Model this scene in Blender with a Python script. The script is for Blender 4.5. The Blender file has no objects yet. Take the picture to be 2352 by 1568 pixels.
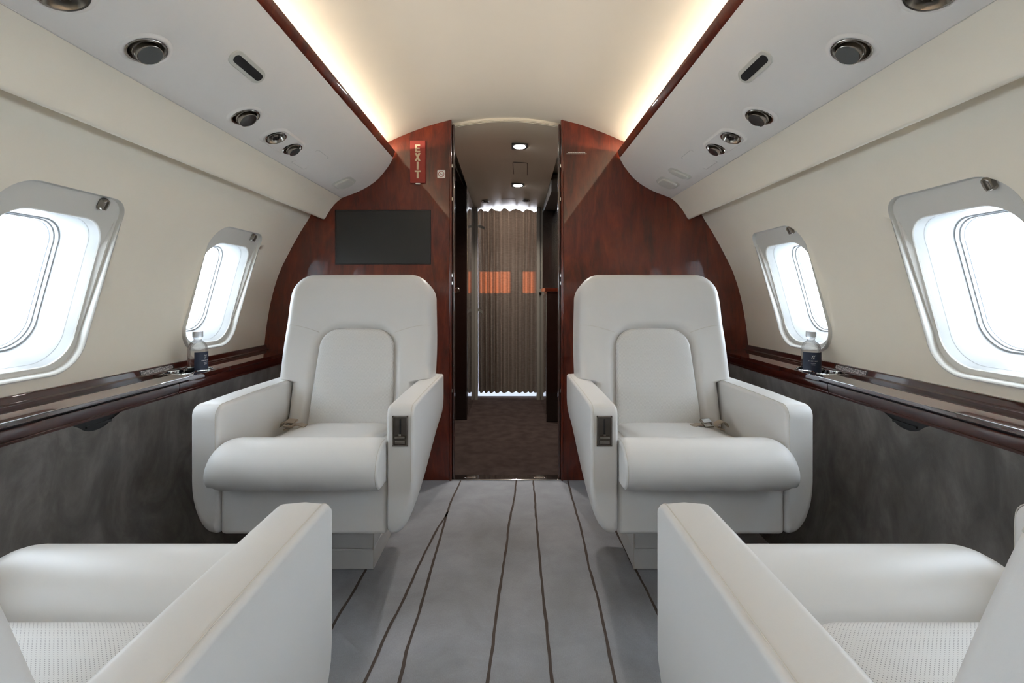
import bpy, bmesh, math, random
from mathutils import Vector, Matrix
from mathutils.geometry import delaunay_2d_cdt
random.seed(7)
PI = math.pi
SC = bpy.context.scene
COL = SC.collection

# ------------------------------------------------------------------ materials
def mat(name, color, rough=0.5, metal=0.0, coat=0.0, coat_rough=0.03, spec=0.5, emit=None, estr=0.0,
        trans=0.0, ior=1.45, sheen=0.0):
    m = bpy.data.materials.new(name); m.use_nodes = True
    b = m.node_tree.nodes['Principled BSDF']
    b.inputs['Base Color'].default_value = (*color, 1)
    b.inputs['Roughness'].default_value = rough
    b.inputs['Metallic'].default_value = metal
    b.inputs['Coat Weight'].default_value = coat
    b.inputs['Coat Roughness'].default_value = coat_rough
    b.inputs['Specular IOR Level'].default_value = spec
    b.inputs['Transmission Weight'].default_value = trans
    b.inputs['IOR'].default_value = ior
    b.inputs['Sheen Weight'].default_value = sheen
    if emit:
        b.inputs['Emission Color'].default_value = (*emit, 1)
        b.inputs['Emission Strength'].default_value = estr
    return m

class NT:
    """small node-graph helper"""
    def __init__(s, m):
        s.m = m; s.t = m.node_tree; s.b = s.t.nodes['Principled BSDF']
    def n(s, typ, **kw):
        nd = s.t.nodes.new(typ)
        for k, v in kw.items(): setattr(nd, k, v)
        return nd
    def put(s, sock, v):
        if hasattr(v, 'is_output') or isinstance(v, bpy.types.NodeSocket): s.t.links.new(v, sock)
        else: sock.default_value = v
    def math(s, op, a, b=0.0):
        nd = s.n('ShaderNodeMath', operation=op); s.put(nd.inputs[0], a); s.put(nd.inputs[1], b); return nd.outputs[0]
    def coords(s, scale=(1, 1, 1)):
        tc = s.n('ShaderNodeTexCoord'); mp = s.n('ShaderNodeMapping'); mp.inputs['Scale'].default_value = scale
        s.t.links.new(tc.outputs['Object'], mp.inputs['Vector']); return mp.outputs[0]
    def noise(s, vec, scale, detail=4, rough=0.5, dist=0.0):
        nd = s.n('ShaderNodeTexNoise'); s.t.links.new(vec, nd.inputs['Vector'])
        nd.inputs['Scale'].default_value = scale; nd.inputs['Detail'].default_value = detail
        nd.inputs['Roughness'].default_value = rough; nd.inputs['Distortion'].default_value = dist
        return nd.outputs['Fac']
    def ramp(s, fac, stops):
        nd = s.n('ShaderNodeValToRGB'); cr = nd.color_ramp
        while len(cr.elements) < len(stops): cr.elements.new(0.5)
        for e, (p, c) in zip(cr.elements, stops): e.position = p; e.color = (*c, 1)
        s.put(nd.inputs[0], fac); return nd.outputs[0]
    def mix(s, fac, a, b):
        nd = s.n('ShaderNodeMix', data_type='RGBA'); s.put(nd.inputs[0], fac)
        s.put(nd.inputs[6], a if not isinstance(a, tuple) else (*a, 1)); s.put(nd.inputs[7], b if not isinstance(b, tuple) else (*b, 1))
        return nd.outputs[2]
    def color(s, v): s.t.links.new(v, s.b.inputs['Base Color'])
    def bump(s, h, strength=0.2, dist=0.001):
        nd = s.n('ShaderNodeBump'); nd.inputs['Strength'].default_value = strength; nd.inputs['Distance'].default_value = dist
        s.t.links.new(h, nd.inputs['Height']); s.t.links.new(nd.outputs[0], s.b.inputs['Normal'])

LEATHER_C = (0.665, 0.655, 0.64)
def leather(name, c=LEATHER_C, rough=0.42):
    m = mat(name, c, rough, spec=0.4); g = NT(m)
    v = g.coords()
    g.color(g.mix(g.noise(v, 9, 3), tuple(x*0.955 for x in c), c))
    g.bump(g.noise(v, 650, 3, 0.6), 0.12, 0.0006)
    return m
def perforated(name, axes, pitch=0.0056, r=0.00062, hole=(0.24, 0.235, 0.24)):
    m = leather(name, rough=0.45); g = NT(m)
    tc = g.n('ShaderNodeTexCoord'); sp = g.n('ShaderNodeSeparateXYZ'); g.t.links.new(tc.outputs['Object'], sp.inputs[0])
    a, b = sp.outputs[axes[0]], sp.outputs[axes[1]]
    def dots(off):
        fa = g.math('ABSOLUTE', g.math('SUBTRACT', g.math('FRACT', g.math('ADD', g.math('MULTIPLY', a, 1/pitch), off+100)), 0.5))
        fb = g.math('ABSOLUTE', g.math('SUBTRACT', g.math('FRACT', g.math('ADD', g.math('MULTIPLY', b, 1/(pitch*1.0)), off+100)), 0.5))
        d = g.math('SQRT', g.math('ADD', g.math('MULTIPLY', fa, fa), g.math('MULTIPLY', fb, fb)))
        return g.math('LESS_THAN', d, r/pitch)
    k = g.math('MAXIMUM', dots(0.0), dots(0.5))
    old = g.b.inputs['Base Color'].links[0].from_socket
    g.color(g.mix(k, old, hole))
    return m
def wood(name, dark, mid, light, scale=(6, 6, 1.4), seed=0.0):
    m = mat(name, mid, 0.28, coat=1.0, coat_rough=0.035, spec=0.35); g = NT(m)
    v = g.coords(scale)
    n1 = g.noise(v, 2.2+seed, 6, 0.55, 1.6)
    n2 = g.noise(v, 9.0, 5, 0.6, 0.8)
    n3 = g.noise(g.coords((40, 40, 3)), 6, 3, 0.6)
    f = g.math('ADD', g.math('MULTIPLY', n1, 0.6), g.math('ADD', g.math('MULTIPLY', n2, 0.25), g.math('MULTIPLY', n3, 0.15)))
    g.color(g.ramp(f, [(0.33, dark), (0.5, mid), (0.68, light)]))
    return m

M = {}
M['leather'] = leather('ivory_leather')
M['perf_seat'] = perforated('perforated_seat_leather', ('X', 'Y'))
M['perf_back'] = perforated('perforated_back_leather', ('X', 'Z'), .0046, .00075, (.40, .39, .375))
M['seam'] = mat('seam_thread', (0.58, 0.55, 0.50), 0.6)  # plain thread colour for seams, piping and the hatch outline
M['belt'] = mat('tan_belt_webbing', (0.36, 0.30, 0.24), 0.6)
M['wood'] = wood('gloss_mahogany', (0.045, 0.0060, 0.0022), (0.108, 0.0140, 0.0045), (0.20, 0.030, 0.009))
M['wood_dark'] = wood('gloss_dark_mahogany', (0.021, 0.0042, 0.003), (0.040, 0.0072, 0.0045), (0.062, 0.012, 0.007), (6, 1.2, 6))
M['wood_dark'].node_tree.nodes['Principled BSDF'].inputs['Coat IOR'].default_value = 1.9
M['wood_dark'].node_tree.nodes['Principled BSDF'].inputs['Coat Roughness'].default_value = 0.012
M['black_wood'] = mat('black_lacquer', (0.010, 0.006, 0.005), 0.25, coat=1.0, coat_rough=0.02)
M['mirror'] = mat('dark_polished_panel', (0.30, 0.27, 0.25), 0.04, metal=0.9)
M['wood_top'] = wood('polished_dark_mahogany_top', (0.021, 0.0042, 0.003), (0.040, 0.0072, 0.0045), (0.062, 0.012, 0.007), (6, 1.2, 6))
_b = M['wood_top'].node_tree.nodes['Principled BSDF']; _b.inputs['Coat IOR'].default_value = 1.8; _b.inputs['Coat Roughness'].default_value = 0.01
_b.inputs['Roughness'].default_value = 0.05; _b.inputs['IOR'].default_value = 2.0; _b.inputs['Specular IOR Level'].default_value = 0.5
def plain(name, c, rough, n=12, amt=0.97, bump=0.05):
    m = mat(name, c, rough, spec=0.3); g = NT(m); v = g.coords()
    g.color(g.mix(g.noise(v, n, 3), tuple(x*amt for x in c), c)); g.bump(g.noise(v, 400, 2), bump, 0.0004); return m
M['wall'] = plain('sidewall_lining', (0.88, 0.81, 0.68), 0.55)
M['overhead'] = plain('overhead_leather', (0.81, 0.765, 0.71), 0.5)
M['ceiling'] = plain('ceiling_fabric', (0.60, 0.565, 0.50), 0.6)
M['window'] = plain('window_moulding', (0.66, 0.64, 0.59), 0.45)
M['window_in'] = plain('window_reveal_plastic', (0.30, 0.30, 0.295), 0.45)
M['window_band'] = plain('window_shade_slot', (0.22, 0.215, 0.205), 0.5)
M['galley_ceiling'] = mat('satin_galley_ceiling', (0.62, 0.60, 0.51), 0.30, metal=0.35, spec=0.6)
M['grey_panel'] = mat('galley_grey_panel', (0.10, 0.09, 0.075), 0.5)
M['jamb'] = mat('cockpit_jamb_paint', (0.22, 0.20, 0.17), 0.4)
M['metal'] = mat('brushed_nickel', (0.33, 0.30, 0.265), 0.22, metal=1.0)
M['metal_dark'] = mat('dark_nickel', (0.14, 0.125, 0.11), 0.28, metal=1.0)
M['chrome'] = mat('chrome', (0.75, 0.74, 0.72), 0.08, metal=1.0)
M['lens'] = mat('reading_light_lens', (0.05, 0.055, 0.054), 0.12, coat=0.6)
M['black'] = mat('black_plastic', (0.010, 0.010, 0.011), 0.5)
M['grille'] = mat('black_grille', (0.016, 0.016, 0.017), 0.55)
M['cream_plastic'] = plain('cream_plastic', (0.62, 0.60, 0.53), 0.45)
M['screen'] = mat('matte_screen', (0.020, 0.019, 0.018), 0.32, spec=0.6)
M['gasket'] = mat('window_gasket', (0.48, 0.53, 0.60), 0.5)
M['line'] = mat('panel_gap', (0.22, 0.20, 0.18), 0.8)
M['sign_red'] = mat('sign_red', (0.30, 0.035, 0.025), 0.5)
M['sign_cream'] = mat('sign_cream', (0.62, 0.52, 0.36), 0.5)
M['white'] = mat('placard_white', (0.80, 0.76, 0.72), 0.5)
M['white_print'] = mat('white_print', (0.72, 0.68, 0.66), 0.5)
M['clear'] = mat('clear_water_bottle', (0.97, 0.985, 1.0), 0.0, trans=1.0, ior=1.33)
g = NT(M['clear']); _t = g.n('ShaderNodeBsdfTransparent'); _m = g.n('ShaderNodeMixShader'); _m.inputs[0].default_value = 0.5
g.t.links.new(g.b.outputs[0], _m.inputs[1]); g.t.links.new(_t.outputs[0], _m.inputs[2]); g.t.links.new(_m.outputs[0], g.t.nodes['Material Output'].inputs[0])
M['cap'] = mat('frosted_cap', (0.72, 0.74, 0.76), 0.35, trans=0.35)
M['label'] = mat('navy_label', (0.014, 0.021, 0.045), 0.4)
M['led'] = mat('cove_led', (1, 1, 1), 0.5, emit=(1.0, 0.87, 0.70), estr=31.0)
M['downlight'] = mat('downlight_lens', (1, 1, 1), 0.5, emit=(1.0, 0.95, 0.92), estr=25.0)
M['cockpit'] = mat('cockpit_grey', (0.55, 0.55, 0.58), 0.7)

m = mat('suede_sidewall', (0.115, 0.102, 0.092), 0.9, spec=0.1, sheen=0.4); g = NT(m); v = g.coords((1, 1.3, .7))
n = g.math('ADD', g.math('MULTIPLY', g.noise(v, 5.5, 6, 0.62, 1.4), 0.75), g.math('MULTIPLY', g.noise(v, 22, 4, 0.6), 0.25))
g.color(g.ramp(n, [(0.36, (0.076, 0.070, 0.067)), (0.5, (0.116, 0.108, 0.102)), (0.64, (0.172, 0.161, 0.153))])); g.bump(g.noise(v, 500, 3), 0.25, 0.001)
M['suede'] = m
m = mat('grey_carpet', (0.2, 0.195, 0.2), 0.95, spec=0.1, sheen=0.25); g = NT(m); v = g.coords((1, 1, 1))
n = g.math('ADD', g.math('MULTIPLY', g.noise(v, 3.2, 6, 0.6, 0.8), 0.6), g.math('ADD', g.math('MULTIPLY', g.noise(v, 12, 4, 0.6), 0.2), g.math('MULTIPLY', g.noise(g.coords((420, 160, 1)), 1, 2), 0.2)))
g.color(g.ramp(n, [(0.33, (0.205, 0.210, 0.225)), (0.52, (0.285, 0.293, 0.315)), (0.68, (0.36, 0.37, 0.40))])); g.bump(g.noise(v, 900, 2), 0.5, 0.002)
M['carpet'] = m
m = mat('carpet_stripe', (0.085, 0.068, 0.060), 0.95, spec=0.1); M['stripe'] = m
m = mat('brown_carpet', (0.05, 0.034, 0.027), 0.95, spec=0.1); g = NT(m); v = g.coords()
g.color(g.ramp(g.noise(v, 14, 5), [(0.35, (0.034, 0.023, 0.020)), (0.65, (0.054, 0.038, 0.033))])); g.bump(g.noise(v, 800, 2), 0.5, 0.002)
M['brown_carpet'] = m
# curtain: fabric that lets some light through
m = bpy.data.materials.new('pleated_curtain_fabric'); m.use_nodes = True; t = m.node_tree; t.nodes.remove(t.nodes['Principled BSDF'])
d = t.nodes.new('ShaderNodeBsdfDiffuse'); tr = t.nodes.new('ShaderNodeBsdfTranslucent'); mx = t.nodes.new('ShaderNodeMixShader')
tc = t.nodes.new('ShaderNodeTexCoord'); mp = t.nodes.new('ShaderNodeMapping'); mp.inputs['Scale'].default_value = (6, 6, 60)
nz = t.nodes.new('ShaderNodeTexNoise'); nz.inputs['Scale'].default_value = 4; cr = t.nodes.new('ShaderNodeValToRGB')
cr.color_ramp.elements[0].color = (0.090, 0.077, 0.067, 1); cr.color_ramp.elements[1].color = (0.135, 0.117, 0.102, 1)
cr.color_ramp.elements[0].position = 0.35; cr.color_ramp.elements[1].position = 0.65
t.links.new(tc.outputs['Object'], mp.inputs[0]); t.links.new(mp.outputs[0], nz.inputs['Vector']); t.links.new(nz.outputs['Fac'], cr.inputs[0])
t.links.new(cr.outputs[0], d.inputs[0]); tr.inputs[0].default_value = (0.40, 0.24, 0.15, 1)
mx.inputs[0].default_value = 0.10
t.links.new(d.outputs[0], mx.inputs[1]); t.links.new(tr.outputs[0], mx.inputs[2]); t.links.new(mx.outputs[0], t.nodes['Material Output'].inputs[0])
M['curtain'] = m
# window pane: clear, lets the sky straight in, faint reflection
m = bpy.data.materials.new('window_pane_clear'); m.use_nodes = True; t = m.node_tree; t.nodes.remove(t.nodes['Principled BSDF'])
a = t.nodes.new('ShaderNodeBsdfTransparent'); gl = t.nodes.new('ShaderNodeBsdfGlossy'); gl.inputs['Roughness'].default_value = 0.02
mx = t.nodes.new('ShaderNodeMixShader'); mx.inputs[0].default_value = 0.05
t.links.new(a.outputs[0], mx.inputs[1]); t.links.new(gl.outputs[0], mx.inputs[2]); t.links.new(mx.outputs[0], t.nodes['Material Output'].inputs[0])
M['pane'] = m

# ------------------------------------------------------------------ mesh helpers
def link(o, parent=None):
    COL.objects.link(o)
    if parent is not None: o.parent = parent
    return o
def tag(o, label=None, cat=None, group=None, kind=None):
    if label: o['label'] = label
    if cat: o['category'] = cat
    if group: o['group'] = group
    if kind: o['kind'] = kind
    return o
def empty(name, loc=(0, 0, 0), rz=0.0):
    o = bpy.data.objects.new(name, None); o.empty_display_size = 0.05; COL.objects.link(o)
    o.location = loc; o.rotation_euler = (0, 0, rz); return o
def finish(name, bm, mats, parent=None, smooth=35, recalc=True):
    if recalc: bmesh.ops.recalc_face_normals(bm, faces=bm.faces)
    me = bpy.data.meshes.new(name); bm.to_mesh(me); bm.free()
    for mm in (mats if isinstance(mats, (list, tuple)) else [mats]): me.materials.append(M[mm] if isinstance(mm, str) else mm)
    if smooth:
        for p in me.polygons: p.use_smooth = True
        me.set_sharp_from_angle(angle=math.radians(smooth))
    o = link(bpy.data.objects.new(name, me), parent)
    if smooth:
        wn_ = o.modifiers.new('weighted_normals', 'WEIGHTED_NORMAL'); wn_.keep_sharp = True; wn_.weight = 60
    return o
def add_box(bm, x0, x1, y0, y1, z0, z1, bev=0.0, seg=3, mi=0, mx=None):
    r = bmesh.ops.create_cube(bm, size=1.0); vs = r['verts']
    for v in vs:
        v.co = Vector(((x0+x1)/2+v.co.x*(x1-x0), (y0+y1)/2+v.co.y*(y1-y0), (z0+z1)/2+v.co.z*(z1-z0)))
    fs = set(f for v in vs for f in v.link_faces)
    if bev > 0:
        es = set(e for v in vs for e in v.link_edges)
        rb = bmesh.ops.bevel(bm, geom=list(es), offset=bev, segments=seg, affect='EDGES', profile=0.5)
        fs = set(rb['faces']) | set(f for f in fs if f.is_valid)
        vs = list(set(v for f in fs for v in f.verts))
    for f in fs: f.material_index = mi
    if mx is not None:
        for v in vs: v.co = mx @ v.co
    return vs
def add_loft(bm, rings, closed=True, cap0=True, cap1=True, mi=0, mx=None):
    vv = [[bm.verts.new((mx @ Vector(p)) if mx is not None else p) for p in r] for r in rings]
    n = len(rings[0])
    for a, b in zip(vv, vv[1:]):
        for i in range(n if closed else n-1):
            j = (i+1) % n
            try: bm.faces.new((a[i], a[j], b[j], b[i])).material_index = mi
            except ValueError: pass
    if cap0 and closed: bm.faces.new(vv[0][::-1]).material_index = mi
    if cap1 and closed: bm.faces.new(vv[-1]).material_index = mi
    return vv
def circ(r, z, n=40, cx=0, cy=0): return [(cx+r*math.cos(2*PI*i/n), cy+r*math.sin(2*PI*i/n), z) for i in range(n)]
def add_lathe(bm, prof, n=40, mi=0, mx=None, cap0=True, cap1=True, cx=0, cy=0):
    return add_loft(bm, [circ(r, z, n, cx, cy) for r, z in prof], True, cap0, cap1, mi, mx)
def add_tube(bm, pts, r, n=8, mi=0, closed=False):
    pts = [Vector(p) for p in pts]; rings = []
    for i, p in enumerate(pts):
        if closed: t = pts[(i+1) % len(pts)]-pts[i-1]
        else: t = pts[min(i+1, len(pts)-1)]-pts[max(i-1, 0)]
        t.normalize()
        up = Vector((0, 0, 1)) if abs(t.z) < 0.9 else Vector((1, 0, 0))
        a = t.cross(up).normalized(); b = t.cross(a).normalized()
        rings.append([tuple(p+a*r*math.cos(2*PI*k/n)+b*r*math.sin(2*PI*k/n)) for k in range(n)])
    if closed: rings.append(rings[0])
    add_loft(bm, rings, True, not closed, not closed, mi)
def rrect(hu, hv, r, n=8, cu=0.0, cv=0.0, radii=None):
    """rounded rectangle loop, counter-clockwise; radii = (tr, tl, bl, br)"""
    rr = radii or (r, r, r, r); out = []
    for (sx, sy, a0), q in zip(((1, 1, 0), (-1, 1, 90), (-1, -1, 180), (1, -1, 270)), rr):
        q = min(q, hu*0.999, hv*0.999)
        for k in range(n+1):
            a = math.radians(a0+90*k/n)
            out.append((cu+sx*(hu-q)+q*math.cos(a), cv+sy*(hv-q)+q*math.sin(a)))
    return out
def sheet(bm, fn, u0, u1, v0, v1, nu, nv, holes=(), mi=0, thick=None):
    """curved sheet fn(u, v) -> point over a rectangle, with holes given as uv loops"""
    if not holes:
        vv = [[bm.verts.new(fn(u0+(u1-u0)*i/nu, v0+(v1-v0)*j/nv)) for j in range(nv+1)] for i in range(nu+1)]
        for i in range(nu):
            for j in range(nv): bm.faces.new((vv[i][j], vv[i+1][j], vv[i+1][j+1], vv[i][j+1])).material_index = mi
        return
    pts = []; edges = []
    def inside(p, loop):
        c = False; x, y = p; n = len(loop)
        for i in range(n):
            x1, y1 = loop[i]; x2, y2 = loop[(i+1) % n]
            if (y1 > y) != (y2 > y) and x < (x2-x1)*(y-y1)/(y2-y1)+x1: c = not c
        return c
    bb = [(min(p[0] for p in h), max(p[0] for p in h), min(p[1] for p in h), max(p[1] for p in h)) for h in holes]
    for i in range(nu+1):
        for j in range(nv+1):
            p = (u0+(u1-u0)*i/nu, v0+(v1-v0)*j/nv)
            if i in (0, nu) or j in (0, nv) or not any(
                    b[0]-.001 < p[0] < b[1]+.001 and b[2]-.001 < p[1] < b[3]+.001 and (inside(p, h) or min((p[0]-q[0])**2+(p[1]-q[1])**2 for q in h) < 1e-6)
                    for h, b in zip(holes, bb)):
                pts.append(Vector(p))
    for h in holes:
        s = len(pts); pts += [Vector(p) for p in h]; edges += [(s+i, s+(i+1) % len(h)) for i in range(len(h))]
    V, E_, F_, *_ = delaunay_2d_cdt(pts, edges, [], 0, 1e-7)
    bv = [bm.verts.new(fn(p.x, p.y)) for p in V]
    for f in F_:
        c = (sum(V[i].x for i in f)/len(f), sum(V[i].y for i in f)/len(f))
        if any(b[0] < c[0] < b[1] and b[2] < c[1] < b[3] and inside(c, h) for h, b in zip(holes, bb)): continue
        try: bm.faces.new([bv[i] for i in f]).material_index = mi
        except ValueError: pass
def basis(o, ex, ey, ez):
    mt = Matrix.Identity(4)
    for i, e in enumerate((ex, ey, ez)):
        for k in range(3): mt[k][i] = e[k]
    for k in range(3): mt[k][3] = o[k]
    return mt
def copy_tree(o, parent=None):
    c = o.copy(); COL.objects.link(c); c.parent = parent
    for ch in list(o.children): copy_tree(ch, c)
    return c

# ------------------------------------------------------------------ cabin cross-section (metres, aft to front along +Y)
YF, YR = 2.34, -2.4            # front bulkhead, rear wall
WALLP = [(1.42, .950), (1.395, .978), (1.337, 1.012), (1.277, 1.050), (1.2, 1.094), (1.1654, 1.112), (1.0763, 1.156), (.9648, 1.193), (.8311, 1.221), (.6974, 1.238), (.60, 1.245)]
def smoothstep(a, b, x):
    t = max(0, min(1, (x-a)/(b-a))); return t*t*(3-2*t)
def interp(tab, x):
    tab = sorted(tab)
    if x <= tab[0][0]: return tab[0][1]
    for i in range(len(tab)-1):
        (a, fa), (b, fb) = tab[i], tab[i+1]
        if x <= b:
            # monotone-ish Hermite
            m0 = (fb-fa)/(b-a) if i == 0 else 0.5*((fb-fa)/(b-a)+(fa-tab[i-1][1])/(a-tab[i-1][0]))
            m1 = (fb-fa)/(b-a) if i == len(tab)-2 else 0.5*((fb-fa)/(b-a)+(tab[i+2][1]-fb)/(tab[i+2][0]-b))
            t = (x-a)/(b-a); h = b-a
            return (2*t**3-3*t**2+1)*fa+(t**3-2*t**2+t)*h*m0+(-2*t**3+3*t**2)*fb+(t**3-t**2)*h*m1
    return tab[-1][1]
def wx(z): return interp(WALLP, z)
def ceil_z(x): return 1.877-0.40*x*x
def spline(pts, n=6):
    out = []
    P = [Vector(p) for p in pts]; P = [P[0]*2-P[1]]+P+[P[-1]*2-P[-2]]
    for i in range(1, len(P)-2):
        for k in range(n):
            t = k/n; a, b, c, d = P[i-1:i+3]
            out.append(tuple(0.5*((2*b)+(-a+c)*t+(2*a-5*b+4*c-d)*t*t+(-a+3*b-3*c+d)*t**3)))
    out.append(tuple(pts[-1])); return out
class Curve:
    def __init__(s, pts):
        s.p = pts; s.l = [0]
        for a, b in zip(pts, pts[1:]): s.l.append(s.l[-1]+math.dist(a, b))
        s.L = s.l[-1]
    def at(s, t):
        t = max(0, min(s.L, t))
        for i in range(len(s.p)-1):
            if t <= s.l[i+1]+1e-9:
                k = (t-s.l[i])/(s.l[i+1]-s.l[i]+1e-12); a, b = s.p[i], s.p[i+1]
                return (a[0]+(b[0]-a[0])*k, a[1]+(b[1]-a[1])*k)
        return s.p[-1]
    def find_x(s, x):
        best = min(range(601), key=lambda i: abs(s.at(s.L*i/600)[0]-x)); return s.L*best/600
    def tangent(s, t):
        a, b = s.at(t-.01), s.at(t+.01); d = math.dist(a, b); return ((b[0]-a[0])/d, (b[1]-a[1])/d)
OV_A = Curve(spline([(.578, 1.6535), (.592, 1.625), (.612, 1.594), (.664, 1.534), (.742, 1.484), (.842, 1.444)], 8))
OV_B = Curve(spline([(.842, 1.444), (.876, 1.415), (.905, 1.377), (.922, 1.348)], 6)+[(.926, 1.341), (.931, 1.336), (.938, 1.3355), (.945, 1.339), (.950, 1.346), (.954, 1.40), (.954, 1.44)])

WIN_Y = [1.889, 1.159, .429, -.301, -1.031, -1.761]

# ------------------------------------------------------------------ floor
floor_stripes = dict(
 A=[(-.233, 2.335), (-.24, 2.226), (-.251, 2.096), (-.253, 1.979), (-.272, 1.867), (-.288, 1.72), (-.299, 1.591), (-.308, 1.432), (-.32, 1.324), (-.327, 1.209), (-.333, 1.117), (-.345, .8), (-.335, .4), (-.35, 0), (-.34, -1.0), (-.36, -2.39)],
 A2=[(-.254, 2.0), (-.251, 1.861), (-.252, 1.706), (-.251, 1.583), (-.25, 1.448), (-.249, 1.318), (-.252, 1.214), (-.247, 1.117), (-.24, .8), (-.25, .3), (-.23, -.5), (-.25, -2.39)],
 B=[(.051, 2.335), (.041, 2.148), (.018, 1.919), (.006, 1.706), (-.006, 1.528), (-.019, 1.359), (-.024, 1.238), (-.031, 1.117), (-.045, .7), (-.03, .1), (-.05, -.8), (-.04, -2.39)],
 C=[(.137, 2.335), (.135, 2.118), (.13, 1.85), (.127, 1.616), (.127, 1.435), (.127, 1.243), (.126, 1.117), (.12, .6), (.135, 0), (.12, -1.2), (.13, -2.39)],
 D=[(.315, 2.335), (.31, 2.133), (.308, 1.839), (.297, 1.591), (.297, 1.409), (.287, 1.238), (.282, 1.117), (.275, .6), (.285, -.3), (.27, -2.39)],
 E=[(-.462, 2.335), (-.470, 1.8), (-.476, 1.575), (-.477, 1.473), (-.484, 1.371), (-.49, .9), (-.48, 0), (-.5, -2.39)],
 F=[(.44, 2.335), (.447, 1.8), (.455, 1.559), (.46, 1.476), (.463, 1.383), (.47, .9), (.46, 0), (.48, -2.39)],
 G=[(-.66, 2.335), (-.67, 1.5), (-.65, .5), (-.67, -2.39)], H=[(.66, 2.335), (.68, 1.5), (.66, .5), (.67, -2.39)],
 I=[(-.84, 2.335), (-.83, 1.5), (-.85, .5), (-.84, -2.39)], J=[(.85, 2.335), (.84, 1.5), (.86, .5), (.85, -2.39)])
bm = bmesh.new()
sheet(bm, lambda u, v: (u, v, 0), -1.25, 1.25, YR-.05, YF, 10, 20)
for pts in floor_stripes.values():
    den = []
    for a, b in zip(pts, pts[1:]):
        n = max(1, int(math.dist(a, b)/.035))
        for k in range(n): den.append((a[0]+(b[0]-a[0])*k/n, a[1]+(b[1]-a[1])*k/n))
    den.append(pts[-1]); prev = None
    for x, y in den:
        x += random.uniform(-.0012, .0012); w = .0042+random.uniform(-.0007, .0007)
        q = (bm.verts.new((x-w, y, .0012)), bm.verts.new((x+w, y, .0012)))
        if prev: bm.faces.new((prev[0], prev[1], q[1], q[0])).material_index = 1
        prev = q
o = finish('floor', bm, ['carpet', 'stripe'], smooth=0, recalc=False)
for p in o.data.polygons:
    if p.normal.z < 0: p.flip()
tag(o, 'grey cabin carpet with thin wavy dark brown stripes', 'floor', kind='structure')

# ------------------------------------------------------------------ side walls with window openings, and the windows
def win_map(s, yc):
    def f(u, z, d): return (s*(wx(z)+d), yc+u, z+0.16*d)
    return f
OUT_C, OUT_HU, OUT_HV = 0.9715, 0.167, 0.2465
WDY = {-1: .012, 1: -.016}      # the left row sits a touch further forward than the right
def loop_outer(yc=0.0, grow=0.0):
    # the front (+Y) upper corner is tight, the others are round
    return rrect(OUT_HU+grow, OUT_HV+grow, 0, 10, yc, OUT_C, radii=(.056+grow, .080+grow, .100+grow, .100+grow))
def make_wall(s):
    bm = bmesh.new()
    holes = [loop_outer(y+WDY[s]) for y in WIN_Y]
    sheet(bm, lambda u, v: (s*wx(v), u, v), YR-.05, YF+.02, .60, 1.42, 150, 34, holes)
    side = 'left' if s < 0 else 'right'
    o = finish('wall_'+side, bm, 'wall', smooth=60, recalc=False)
    for p in o.data.polygons:
        if p.normal.x*s > 0: p.flip()
    tag(o, 'beige curved cabin sidewall with rounded windows, on the %s of the aisle' % side, 'wall', kind='structure')
    # suede lower panel
    bm = bmesh.new()
    low = Curve(spline([(1.098, .616), (1.104, .57), (1.112, .45), (1.108, .30), (1.085, .16), (1.045, .05), (1.01, .0)], 6))
    def notch(u, v):
        x, z = low.at(v); return (s*x, u, z)
    y0 = 1.245
    nl = spline([(y0-.078, .002), (y0-.056, .014), (y0-.036, .028), (y0-.014, .0345), (y0+.008, .035), (y0+.028, .030), (y0+.046, .018), (y0+.078, .002)], 4)
    nl = [tuple(p) for p in nl]+[(y0+.05, .001), (y0-.05, .001)]
    sheet(bm, notch, YR-.05, YF, 0, low.L, 120, 26, [nl])
    p = finish('suede_panel', bm, 'suede', o, smooth=60, recalc=False)
    tag(p, 'mottled grey brown suede lower sidewall')
    bm = bmesh.new()                                        # dark pocket behind the scooped edge
    add_box(bm, s*1.106, s*1.135, y0-.085, y0+.085, .555, .612, mi=0)
    add_box(bm, s*1.101, s*1.106, y0-.03, y0+.045, .592, .598, mi=0)
    tag(finish('pocket', bm, 'black', o), 'black recess of the scooped pull pocket')
    return o
WALLS = {s: make_wall(s) for s in (-1, 1)}

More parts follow.
